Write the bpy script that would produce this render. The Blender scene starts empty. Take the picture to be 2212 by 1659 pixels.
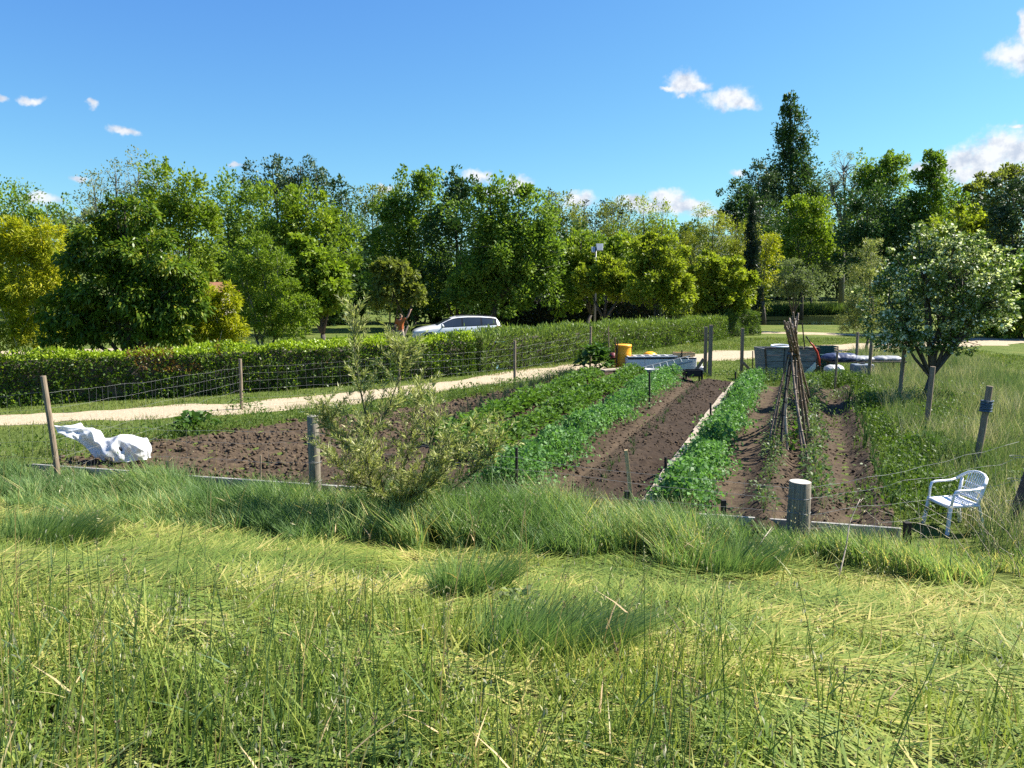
import bpy, bmesh, math, random
import numpy as np
from mathutils import Vector, Matrix
random.seed(7)
rng = np.random.default_rng(7)
scene = bpy.context.scene
COL = scene.collection
pi = math.pi

# ------------------------------------------------------------------ camera model
CAM_H, F, PITCH = 3.16, 1662.0, math.atan(219.5/1662)
def ray(u, v):
    x = (u-1106)/F; y = -(v-829.5)/F
    return x, math.cos(PITCH)+y*math.sin(PITCH), y*math.cos(PITCH)-math.sin(PITCH)
def gp(u, v, z=0.0):
    d = ray(u, v); t = (z-CAM_H)/d[2]
    return d[0]*t, d[1]*t
def at(u, v, d):
    """point seen at photo position u, v at ground distance d"""
    x, y, z = ray(u, v)
    return np.array([x/y*d, d, CAM_H+z/y*d])

# ------------------------------------------------------------------ numeric noise
def vnoise(x, y, seed=0):
    x = np.asarray(x, float); y = np.asarray(y, float)
    xi = np.floor(x).astype(np.int64); yi = np.floor(y).astype(np.int64)
    fx = x-xi; fy = y-yi
    fx = fx*fx*(3-2*fx); fy = fy*fy*(3-2*fy)
    def h(a, b):
        n = (a*374761393 + b*668265263 + seed*974711) & 0xffffffff
        n = ((n ^ (n >> 13))*1274126177) & 0xffffffff
        return ((n ^ (n >> 16)) & 0xffff)/65535.0
    return (h(xi, yi)*(1-fx)+h(xi+1, yi)*fx)*(1-fy)+(h(xi, yi+1)*(1-fx)+h(xi+1, yi+1)*fx)*fy
def fbm(x, y, seed=0, o=4):
    s = 0; a = .5
    for k in range(o):
        s = s + a*vnoise(np.asarray(x)*2**k, np.asarray(y)*2**k, seed+k*17); a *= .5
    return s
def sstep(a, b, x):
    t = np.clip((np.asarray(x, float)-a)/(b-a), 0, 1); return t*t*(3-2*t)

# ------------------------------------------------------------------ terrain
def edge_y(x):
    return 10.28-0.262*np.clip(x, -14, 9)
def terrain(x, y):
    x = np.asarray(x, float); y = np.asarray(y, float)
    t = edge_y(x)-0.5-y
    z = 1.55*sstep(-.3, 8.6, t)*np.clip(1.0, 0, 1) + .12*(fbm(x*.9, y*.9, 3)-.5)*sstep(0, 1.5, t)
    z = z + .05*(fbm(x*.35, y*.35, 5)-.47)*sstep(-2, -6, t)
    far = sstep(77, 104, y)*1.5
    z = z + far + sstep(110, 600, y)*14
    return z
def tz(x, y): return float(terrain(x, y))
K = .385; KN = math.hypot(1, K)
def st_xy(s, t):
    return (s+K*t)/KN, (t-K*s)/KN
def xy_st(x, y):
    return (x-K*y)/KN, (K*x+y)/KN

# ------------------------------------------------------------------ objects
def setp(o, label=None, cat=None, group=None, kind=None):
    if label: o['label'] = label
    if cat: o['category'] = cat
    if group: o['group'] = group
    if kind: o['kind'] = kind
    return o
def thing(name, label, cat, loc=(0, 0, 0), rz=0.0, group=None):
    o = bpy.data.objects.new(name, None); COL.objects.link(o)
    o.location = loc; o.rotation_euler = (0, 0, rz); o.empty_display_size = .2
    return setp(o, label, cat, group)
def link_mesh(name, me, mat, parent=None, loc=None, smooth=False):
    o = bpy.data.objects.new(name, me); COL.objects.link(o)
    if mat is not None and not me.materials: me.materials.append(mat)
    if parent: o.parent = parent
    if loc is not None: o.location = loc
    if smooth: me.polygons.foreach_set('use_smooth', np.ones(len(me.polygons), bool))
    return o
def dup(root, loc, rz=None, label=None, scale=None):
    r = root.copy(); COL.objects.link(r); r.location = loc
    if rz is not None: r.rotation_euler = (0, 0, rz)
    if label: r['label'] = label
    if scale is not None: r.scale = (scale, scale, scale)
    for ch in list(root.children):
        c = ch.copy(); COL.objects.link(c); c.parent = r
        for g in list(ch.children):
            d = g.copy(); COL.objects.link(d); d.parent = c
    return r

def np_mesh(name, V, Fq, tint=None):
    """V (n,3), Fq (m,k) equal sized faces"""
    V = np.asarray(V, np.float32); Fq = np.asarray(Fq, np.int32)
    me = bpy.data.meshes.new(name)
    me.vertices.add(len(V)); me.vertices.foreach_set('co', V.ravel())
    m, k = Fq.shape
    me.loops.add(m*k); me.loops.foreach_set('vertex_index', Fq.ravel())
    me.polygons.add(m); me.polygons.foreach_set('loop_start', np.arange(0, m*k, k, dtype=np.int32))
    me.update(calc_edges=True)
    if tint is not None:
        a = me.attributes.new('tint', 'FLOAT', 'POINT')
        a.data.foreach_set('value', np.asarray(tint, np.float32))
    return me

class MB:
    """collects shapes for one mesh"""
    def __init__(s): s.v = []; s.f = []
    def add(s, V, Fs):
        n = len(s.v); s.v += [tuple(map(float, p)) for p in V]; s.f += [tuple(i+n for i in f) for f in Fs]; return s
    def box(s, c, size, rot=None, taper=None):
        hx, hy, hz = (a/2 for a in size)
        P = [Vector((x*hx, y*hy, z*hz)) for z in (-1, 1) for y in (-1, 1) for x in (-1, 1)]
        if taper:
            for p in P:
                if p.z < 0: p.x *= taper[0]; p.y *= taper[1]
        if rot is not None:
            R = rot if isinstance(rot, Matrix) else Matrix.Rotation(rot, 3, 'Z')
            P = [R @ p for p in P]
        c = Vector(c)
        return s.add([p+c for p in P], [(0, 2, 3, 1), (4, 5, 7, 6), (0, 1, 5, 4), (2, 6, 7, 3), (0, 4, 6, 2), (1, 3, 7, 5)])
    def beam(s, a, b, w, h, up=(0, 0, 1)):
        a = Vector(a); b = Vector(b); d = (b-a); L = d.length; d.normalize()
        upv = Vector(up)
        if abs(d.dot(upv)) > .98: upv = Vector((1, 0, 0))
        x = d.cross(upv).normalized(); z = x.cross(d).normalized()
        P = [p+x*(sx*w/2)+z*(sz*h/2) for p in (a, b) for sz in (-1, 1) for sx in (-1, 1)]
        return s.add(P, [(0, 1, 3, 2), (4, 6, 7, 5), (0, 4, 5, 1), (2, 3, 7, 6), (0, 2, 6, 4), (1, 5, 7, 3)])
    def tube(s, pts, radii, n=8, cap=True, flat=1.0, up0=None):
        pts = [Vector(p) for p in pts]
        if not hasattr(radii, '__len__'): radii = [radii]*len(pts)
        rings = []; prev = None
        for i, p in enumerate(pts):
            d = (pts[min(i+1, len(pts)-1)]-pts[max(i-1, 0)])
            if d.length < 1e-9: d = Vector((0, 0, 1))
            d.normalize()
            if prev is None:
                u = Vector(up0) if up0 else Vector((1, 0, 0))
                if abs(u.dot(d)) > .9: u = Vector((0, 1, 0))
            else: u = prev
            u = (u-d*u.dot(d)).normalized(); w = d.cross(u); prev = u
            rings.append([p+(u*math.cos(2*pi*k/n)+w*(math.sin(2*pi*k/n)*flat))*radii[i] for k in range(n)])
        V = [q for r in rings for q in r]; Fs = []
        for i in range(len(pts)-1):
            for k in range(n):
                k2 = (k+1) % n
                Fs.append((i*n+k, i*n+k2, (i+1)*n+k2, (i+1)*n+k))
        if cap:
            Fs.append(tuple(range(n-1, -1, -1))); Fs.append(tuple((len(pts)-1)*n+k for k in range(n)))
        return s.add(V, Fs)
    def lathe(s, prof, c=(0, 0, 0), n=24, cap=True):
        """prof: list of (r, z)"""
        V = []; Fs = []
        for r, z in prof:
            V += [(c[0]+r*math.cos(2*pi*k/n), c[1]+r*math.sin(2*pi*k/n), c[2]+z) for k in range(n)]
        for i in range(len(prof)-1):
            for k in range(n):
                k2 = (k+1) % n; Fs.append((i*n+k, i*n+k2, (i+1)*n+k2, (i+1)*n+k))
        if cap:
            Fs.append(tuple(range(n-1, -1, -1))); Fs.append(tuple((len(prof)-1)*n+k for k in range(n)))
        return s.add(V, Fs)
    def grid(s, G, thick=0.0):
        """G[i][j] points; optional thickness along z normal computed roughly"""
        G = np.asarray(G, float); ni, nj, _ = G.shape
        if thick:
            du = np.gradient(G, axis=0); dv = np.gradient(G, axis=1)
            N = np.cross(du, dv); N /= (np.linalg.norm(N, axis=2, keepdims=True)+1e-9)
            A = G+N*thick/2; B = G-N*thick/2
            V = np.concatenate([A.reshape(-1, 3), B.reshape(-1, 3)]); o = ni*nj
            Fs = []
            for i in range(ni-1):
                for j in range(nj-1):
                    a, b, c, d = i*nj+j, (i+1)*nj+j, (i+1)*nj+j+1, i*nj+j+1
                    Fs += [(a, b, c, d), (o+d, o+c, o+b, o+a)]
            for i in range(ni-1):
                a, b = i*nj, (i+1)*nj; Fs.append((b, a, o+a, o+b))
                a, b = i*nj+nj-1, (i+1)*nj+nj-1; Fs.append((a, b, o+b, o+a))
            for j in range(nj-1):
                a, b = j, j+1; Fs.append((a, b, o+b, o+a))
                a, b = (ni-1)*nj+j, (ni-1)*nj+j+1; Fs.append((b, a, o+a, o+b))
            return s.add(V, Fs)
        Fs = [(i*nj+j, (i+1)*nj+j, (i+1)*nj+j+1, i*nj+j+1) for i in range(ni-1) for j in range(nj-1)]
        return s.add(G.reshape(-1, 3), Fs)
    def mesh(s, name):
        me = bpy.data.meshes.new(name); me.from_pydata(s.v, [], s.f); me.update(); return me
    def build(s, name, mat, parent=None, loc=None, bevel=0.0, smooth=False, seg=2):
        o = link_mesh(name, s.mesh(name), mat, parent, loc, smooth)
        if bevel:
            m = o.modifiers.new('bevel', 'BEVEL'); m.width = bevel; m.segments = seg; m.limit_method = 'ANGLE'; m.angle_limit = .6
        return o

# ------------------------------------------------------------------ materials
def new_mat(name):
    m = bpy.data.materials.new(name); m.use_nodes = True
    nt = m.node_tree; nt.nodes.clear()
    out = nt.nodes.new('ShaderNodeOutputMaterial')
    return m, nt, out
def N(nt, typ, **kw):
    n = nt.nodes.new(typ)
    for k, v in kw.items():
        if k in n.inputs.keys() if isinstance(k, str) else False: n.inputs[k].default_value = v
        else: setattr(n, k, v)
    return n
def ramp(nt, stops, fac):
    r = nt.nodes.new('ShaderNodeValToRGB')
    e = r.color_ramp.elements
    while len(e) < len(stops): e.new(.5)
    for el, (p, c) in zip(e, stops):
        el.position = p; el.color = (*c, 1)
    nt.links.new(fac, r.inputs['Fac']); return r.outputs['Color']
def noise(nt, scale, detail=4, coord='Object', rough=.55, stretch=None):
    tc = nt.nodes.new('ShaderNodeTexCoord'); n = nt.nodes.new('ShaderNodeTexNoise')
    n.inputs['Scale'].default_value = scale; n.inputs['Detail'].default_value = detail; n.inputs['Roughness'].default_value = rough
    src = tc.outputs[coord]
    if stretch:
        mp = nt.nodes.new('ShaderNodeMapping'); mp.inputs['Scale'].default_value = stretch
        nt.links.new(src, mp.inputs['Vector']); src = mp.outputs['Vector']
    nt.links.new(src, n.inputs['Vector']); return n
def bump(nt, h, strength, dist):
    b = nt.nodes.new('ShaderNodeBump'); b.inputs['Strength'].default_value = strength; b.inputs['Distance'].default_value = dist
    nt.links.new(h, b.inputs['Height']); return b.outputs['Normal']
def leaf_mat(name, stops, trans=.42, rough=.5, tboost=(1.25, 1.35, .6), spec=.22):
    """stops: (pos, albedo) over the per-leaf 'tint' attribute"""
    m, nt, out = new_mat(name)
    a = nt.nodes.new('ShaderNodeAttribute'); a.attribute_name = 'tint'
    c = ramp(nt, stops, a.outputs['Fac'])
    p = nt.nodes.new('ShaderNodeBsdfPrincipled'); p.inputs['Roughness'].default_value = rough
    p.inputs['Specular IOR Level'].default_value = spec
    nt.links.new(c, p.inputs['Base Color'])
    mul = nt.nodes.new('ShaderNodeMix'); mul.data_type = 'RGBA'; mul.blend_type = 'MULTIPLY'; mul.inputs[0].default_value = 1
    nt.links.new(c, mul.inputs[6]); mul.inputs[7].default_value = (*tboost, 1)
    t = nt.nodes.new('ShaderNodeBsdfTranslucent'); nt.links.new(mul.outputs[2], t.inputs['Color'])
    mx = nt.nodes.new('ShaderNodeMixShader'); mx.inputs[0].default_value = trans
    nt.links.new(p.outputs[0], mx.inputs[1]); nt.links.new(t.outputs[0], mx.inputs[2])
    nt.links.new(mx.outputs[0], out.inputs['Surface']); return m
def surf_mat(name, stops, scale=6, detail=5, rough=.8, bmp=.0, bdist=.01, stretch=None, spec=.3, metal=0.0, coat=0.0):
    m, nt, out = new_mat(name)
    n = noise(nt, scale, detail, stretch=stretch)
    c = ramp(nt, stops, n.outputs['Fac'])
    p = nt.nodes.new('ShaderNodeBsdfPrincipled'); p.inputs['Roughness'].default_value = rough
    p.inputs['Specular IOR Level'].default_value = spec; p.inputs['Metallic'].default_value = metal
    p.inputs['Coat Weight'].default_value = coat
    nt.links.new(c, p.inputs['Base Color'])
    if bmp:
        nt.links.new(bump(nt, n.outputs['Fac'], bmp, bdist), p.inputs['Normal'])
    nt.links.new(p.outputs[0], out.inputs['Surface']); return m
def flat2(c, k=.82):
    return [(.3, tuple(a*k for a in c)), (.7, c)]

M = {}
def g3(d, m, l): return [(0, d), (.5, m), (1, l)]
M['ash'] = leaf_mat('ash_leaf', g3((0.094, 0.153, 0.023), (0.162, 0.243, 0.034), (0.267, 0.348, 0.049)))
M['ash_bright'] = leaf_mat('bright_leaf', g3((0.105, 0.160, 0.018), (0.186, 0.263, 0.025), (0.304, 0.356, 0.040)))
M['dark'] = leaf_mat('dark_leaf', g3((0.037, 0.074, 0.020), (0.062, 0.113, 0.028), (0.103, 0.167, 0.041)), trans=.25)
M['pine'] = leaf_mat('pine_needle', g3((0.045, 0.078, 0.032), (0.079, 0.124, 0.052), (0.129, 0.179, 0.079)), trans=.15)
M['conifer'] = leaf_mat('conifer_needle', g3((0.016, 0.031, 0.016), (0.026, 0.047, 0.023), (0.044, 0.068, 0.034)), trans=.1)
M['olive'] = leaf_mat('olive_green_leaf', g3((0.124, 0.146, 0.032), (0.193, 0.216, 0.046), (0.283, 0.293, 0.072)))
M['pale'] = leaf_mat('pale_leaf', g3((0.120, 0.149, 0.078), (0.195, 0.220, 0.124), (0.300, 0.305, 0.182)))
M['yellow'] = leaf_mat('yellow_leaf', g3((0.173, 0.214, 0.013), (0.344, 0.354, 0.016), (0.606, 0.525, 0.023)), trans=.4)
M['willowy'] = leaf_mat('yellow_green_leaf', g3((0.157, 0.192, 0.028), (0.252, 0.278, 0.035), (0.399, 0.365, 0.047)), trans=.4)
M['mulberry'] = leaf_mat('mulberry_leaf', g3((0.146, 0.190, 0.021), (0.261, 0.305, 0.031), (0.391, 0.420, 0.047)))
M['cherry'] = leaf_mat('cherry_leaf', g3((0.059, 0.107, 0.014), (0.120, 0.192, 0.020), (0.296, 0.293, 0.029)), trans=.38, rough=.36)
M['grey_green'] = leaf_mat('grey_green_leaf', g3((0.095, 0.127, 0.056), (0.168, 0.206, 0.095), (0.294, 0.323, 0.157)))
M['silver'] = leaf_mat('silver_poplar_leaf', [(0, (0.085, 0.138, 0.029)), (.45, (0.144, 0.204, 0.051)), (.7, (0.222, 0.268, 0.087)), (.82, (0.564, 0.599, 0.408)), (1, (0.855, 0.857, 0.641))], trans=.3)
M['willow'] = leaf_mat('willow_leaf', [(0, (0.146, 0.179, 0.052)), (.5, (0.259, 0.289, 0.088)), (.8, (0.415, 0.420, 0.160)), (1, (0.622, 0.594, 0.348))], trans=.35, tboost=(1.2, 1.25, .7))
M['photinia'] = leaf_mat('photinia_leaf', [(0, (0.034, 0.071, 0.010)), (.40, (0.070, 0.127, 0.014)), (.62, (0.156, 0.095, 0.022)), (.70, (0.188, 0.103, 0.025)), (.74, (0.173, 0.254, 0.018)), (1, (0.375, 0.476, 0.030))], trans=.35, rough=.42, spec=.3)
M['oleander'] = leaf_mat('oleander_leaf', g3((0.054, 0.096, 0.022), (0.108, 0.166, 0.034), (0.234, 0.298, 0.067)), trans=.32, rough=.42, spec=.3)
M['laurel'] = leaf_mat('laurel_leaf', g3((.010, .020, .008), (.018, .034, .012), (.05, .07, .03)), trans=.15, rough=.3, spec=.5)
M['pea'] = leaf_mat('pea_leaf', g3((0.066, 0.147, 0.042), (0.123, 0.248, 0.067), (0.248, 0.404, 0.133)), trans=.35, tboost=(1.1, 1.25, .6))
M['potato'] = leaf_mat('potato_leaf', g3((0.048, 0.103, 0.018), (0.090, 0.172, 0.028), (0.156, 0.265, 0.045)), trans=.35)
M['tomato'] = leaf_mat('tomato_leaf', g3((.05, .09, .035), (.085, .14, .05), (.17, .22, .06)), trans=.35)
M['onion'] = leaf_mat('onion_leaf', g3((.05, .085, .055), (.085, .13, .085), (.15, .20, .13)), trans=.15)
M['leek'] = leaf_mat('leek_leaf', g3((.05, .10, .045), (.085, .15, .06), (.15, .22, .09)), trans=.25)
M['bigleaf'] = leaf_mat('broad_leaf', g3((.03, .07, .015), (.055, .115, .022), (.10, .17, .04)), trans=.3)
M['weed'] = leaf_mat('weed_leaf', g3((.045, .085, .016), (.085, .145, .025), (.16, .22, .045)), trans=.35)
M['grass_tall'] = leaf_mat('tall_grass_blade', [(0, (0.098, 0.174, 0.060)), (.5, (0.185, 0.281, 0.094)), (.85, (0.326, 0.381, 0.129)), (1, (0.652, 0.529, 0.212))], trans=.4, tboost=(1.15, 1.25, .7))
M['grass_cut'] = leaf_mat('cut_grass_blade', [(0, (0.123, 0.193, 0.037)), (.45, (0.246, 0.307, 0.063)), (.8, (0.409, 0.412, 0.105)), (1, (0.688, 0.540, 0.222))], trans=.4, tboost=(1.1, 1.1, .75))
M['grass_dry'] = leaf_mat('dry_grass_blade', [(0, (0.098, 0.156, 0.052)), (.4, (0.205, 0.245, 0.102)), (.75, (0.345, 0.334, 0.189)), (1, (0.496, 0.446, 0.320))], trans=.4, tboost=(1.1, 1.1, .7))
M['grass_lawn'] = leaf_mat('lawn_blade', [(0, (0.063, 0.103, 0.023)), (.6, (0.121, 0.162, 0.036)), (1, (0.253, 0.225, 0.091))], trans=.4)
M['grass_stem'] = leaf_mat('grass_stem', [(0, (0.046, 0.094, 0.039)), (.55, (0.117, 0.187, 0.065)), (.8, (0.286, 0.297, 0.117)), (1, (0.585, 0.418, 0.221))], trans=.25)
M['reed'] = leaf_mat('reed_blade', g3((0.053, 0.091, 0.024), (0.090, 0.140, 0.036), (0.150, 0.196, 0.060)))
M['husk'] = leaf_mat('oat_husk', g3((.30, .30, .15), (.50, .46, .28), (.66, .62, .44)), trans=.45, tboost=(1, 1, .8))
M['seedhead'] = leaf_mat('plantain_head', g3((.10, .07, .04), (.18, .13, .08), (.28, .21, .14)), trans=.1)
M['flower'] = leaf_mat('white_flower', g3((.6, .6, .55), (.75, .75, .7), (.8, .8, .78)))
M['bark'] = surf_mat('bark', [(.3, (.045, .036, .028)), (.7, (.12, .10, .08))], 9, bmp=.6, bdist=.02, stretch=(4, 4, .8))
M['bark_pale'] = surf_mat('pale_bark', [(.3, (.10, .09, .07)), (.7, (.24, .22, .18))], 9, bmp=.4, bdist=.01, stretch=(4, 4, .8))
M['twig'] = surf_mat('green_twig', [(.3, (.055, .06, .025)), (.7, (.12, .12, .05))], 20)
M['post'] = surf_mat('weathered_post', [(.3, (.15, .105, .07)), (.7, (.30, .235, .165))], 7, bmp=.5, bdist=.006, stretch=(8, 8, .6))
M['log'] = surf_mat('weathered_log', [(.25, (.10, .08, .06)), (.5, (.20, .17, .13)), (.75, (.34, .30, .235))], 6, bmp=.8, bdist=.012, stretch=(9, 9, .5))
M['logtop'] = surf_mat('log_end', [(.3, (.30, .27, .23)), (.7, (.50, .46, .40))], 14, bmp=.3)
M['stake'] = surf_mat('dark_stake', [(.3, (.015, .012, .010)), (.7, (.04, .033, .027))], 12, bmp=.3)
M['rust'] = surf_mat('rusty_stake', [(.3, (.05, .03, .022)), (.7, (.12, .075, .05))], 20)
M['cane'] = surf_mat('dry_cane', [(.3, (.075, .05, .035)), (.55, (.17, .12, .085)), (.75, (.32, .25, .18))], 6, stretch=(3, 3, 1.5), rough=.6)
M['cane_pale'] = surf_mat('pale_cane', [(.3, (.22, .17, .12)), (.7, (.55, .47, .37))], 6, stretch=(3, 3, 1.5), rough=.5)
M['plank'] = surf_mat('bleached_plank', [(.3, (.22, .175, .125)), (.7, (.42, .35, .265))], 5, bmp=.4, bdist=.006, stretch=(6, .6, 6))
M['newwood'] = surf_mat('fresh_wood', [(.3, (.42, .29, .14)), (.7, (.56, .41, .22))], 6, stretch=(6, 6, .6))
M['edging'] = surf_mat('grey_edging', [(.3, (.20, .19, .17)), (.7, (.40, .385, .35))], 5, bmp=.3, bdist=.006)
M['bluewood'] = surf_mat('blue_grey_paint', [(.28, (.10, .09, .08)), (.5, (.19, .185, .18)), (.72, (.34, .325, .31))], 5, bmp=.4, bdist=.006, stretch=(.7, 5, 6))
M['bluewood_dark'] = surf_mat('dark_timber', [(.3, (.035, .03, .03)), (.7, (.09, .075, .065))], 8, bmp=.4)
M['wire'] = surf_mat('galvanised_wire', flat2((.26, .26, .25)), 5, rough=.6)
M['whiteplastic'] = surf_mat('white_plastic', [(.3, (.70, .71, .72)), (.7, (.82, .82, .82))], 4, rough=.38, spec=.5)
M['sheet'] = None
M['orange'] = surf_mat('orange_plastic', flat2((.95, .40, .02), .95), 3, rough=.4, spec=.5)
M['yellowplastic'] = surf_mat('yellow_plastic', flat2((.85, .42, .02), .93), 3, rough=.4)
M['red'] = surf_mat('red_plastic', flat2((.52, .045, .02)), 6, rough=.45)
M['maroon'] = surf_mat('maroon_plastic', flat2((.19, .035, .05)), 6, rough=.5)
M['black'] = surf_mat('black_plastic', flat2((.022, .022, .024)), 8, rough=.5)
M['rubber'] = surf_mat('tyre_rubber', flat2((.028, .028, .03)), 30, rough=.8)
M['cabinet'] = surf_mat('white_enamel', [(.25, (.62, .58, .53)), (.7, (.80, .77, .72))], 4, rough=.45)
M['frame_white'] = surf_mat('frame_paint', flat2((.70, .70, .68)), 6, rough=.5)
M['glass'] = None
M['aluminium'] = surf_mat('dull_aluminium', flat2((.24, .27, .28)), 6, rough=.6, metal=.2)
M['navy'] = surf_mat('navy_tarpaulin', [(.3, (.02, .03, .07)), (.7, (.06, .08, .15))], 6, rough=.5, bmp=.4)
M['greytarp'] = surf_mat('grey_tarpaulin', [(.3, (.18, .19, .20)), (.7, (.36, .37, .38))], 5, rough=.6, bmp=.4)
M['greencrate'] = surf_mat('dark_green_plastic', flat2((.02, .07, .06)), 8, rough=.5)
M['tank'] = surf_mat('slate_blue_plastic', [(.3, (.10, .13, .17)), (.7, (.17, .21, .26))], 4, rough=.55)
M['bluebox'] = surf_mat('pale_blue_plastic', flat2((.28, .48, .62)), 4, rough=.5)
M['bucket'] = surf_mat('pale_plastic', flat2((.55, .55, .52)), 6, rough=.5)
M['rope'] = surf_mat('blue_grey_rope', flat2((.10, .14, .18), .6), 60, rough=.8)
M['carpaint'] = surf_mat('white_car_paint', flat2((.78, .79, .80), .99), 2, rough=.28, spec=.5, coat=.6)
M['rim'] = surf_mat('alloy', flat2((.55, .55, .57)), 6, rough=.3, metal=.9)
M['taillight'] = surf_mat('tail_lamp', flat2((.45, .02, .03)), 6, rough=.15, spec=.6)
M['lamp'] = surf_mat('head_lamp', flat2((.25, .27, .30), .6), 20, rough=.1, spec=.7, metal=.3)
M['trim'] = surf_mat('black_trim', flat2((.02, .02, .022)), 8, rough=.35)
M['skin'] = surf_mat('skin', flat2((.48, .27, .19), .9), 20, rough=.5)
M['shirt'] = surf_mat('orange_shirt', flat2((.50, .13, .035)), 14, rough=.85, bmp=.3)
M['trousers'] = surf_mat('patterned_trousers', [(.38, (.12, .10, .07)), (.5, (.30, .26, .19)), (.62, (.52, .48, .40))], 16, rough=.85)
M['hair'] = surf_mat('hair', flat2((.09, .055, .03)), 30, rough=.6)
M['shoe'] = surf_mat('shoe', flat2((.06, .05, .045)), 30, rough=.7)
M['roof'] = surf_mat('terracotta_roof', [(.3, (.18, .08, .045)), (.7, (.30, .14, .085))], 5, bmp=.4, stretch=(6, 1, 1))
M['render_wall'] = surf_mat('cream_wall', flat2((.62, .55, .45)), 4)
M['grey_metal'] = surf_mat('grey_metal', flat2((.14, .15, .16)), 6, rough=.45, metal=.3)
M['lampwhite'] = surf_mat('pale_housing', flat2((.40, .42, .45)), 6, rough=.4)
M['hill'] = surf_mat('wooded_hill', [(.35, (.035, .055, .03)), (.65, (.085, .105, .055))], .05, 6)
def glass_mat(name, col, rough=.03):
    m, nt, out = new_mat(name)
    p = nt.nodes.new('ShaderNodeBsdfPrincipled')
    n = noise(nt, 3, 2)
    c = ramp(nt, flat2(col), n.outputs['Fac']); nt.links.new(c, p.inputs['Base Color'])
    p.inputs['Roughness'].default_value = rough; p.inputs['Specular IOR Level'].default_value = .8
    nt.links.new(p.outputs[0], out.inputs['Surface']); return m
M['glass'] = glass_mat('tinted_glass', (.035, .045, .055))
def sheet_mat():
    m, nt, out = new_mat('white_plastic_sheet')
    n = noise(nt, 9, 6); n2 = noise(nt, 2.2, 3)
    c = ramp(nt, [(.35, (.68, .69, .70)), (.64, (.74, .74, .74)), (.74, (.58, .52, .43))], n2.outputs['Fac'])
    p = nt.nodes.new('ShaderNodeBsdfPrincipled'); p.inputs['Roughness'].default_value = .45
    nt.links.new(c, p.inputs['Base Color']); nt.links.new(bump(nt, n.outputs['Fac'], .35, .02), p.inputs['Normal'])
    t = nt.nodes.new('ShaderNodeBsdfTranslucent'); t.inputs['Color'].default_value = (.8, .8, .78, 1)
    mx = nt.nodes.new('ShaderNodeMixShader'); mx.inputs[0].default_value = .25
    nt.links.new(p.outputs[0], mx.inputs[1]); nt.links.new(t.outputs[0], mx.inputs[2]); nt.links.new(mx.outputs[0], out.inputs['Surface'])
    return m
M['sheet'] = sheet_mat()
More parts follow.
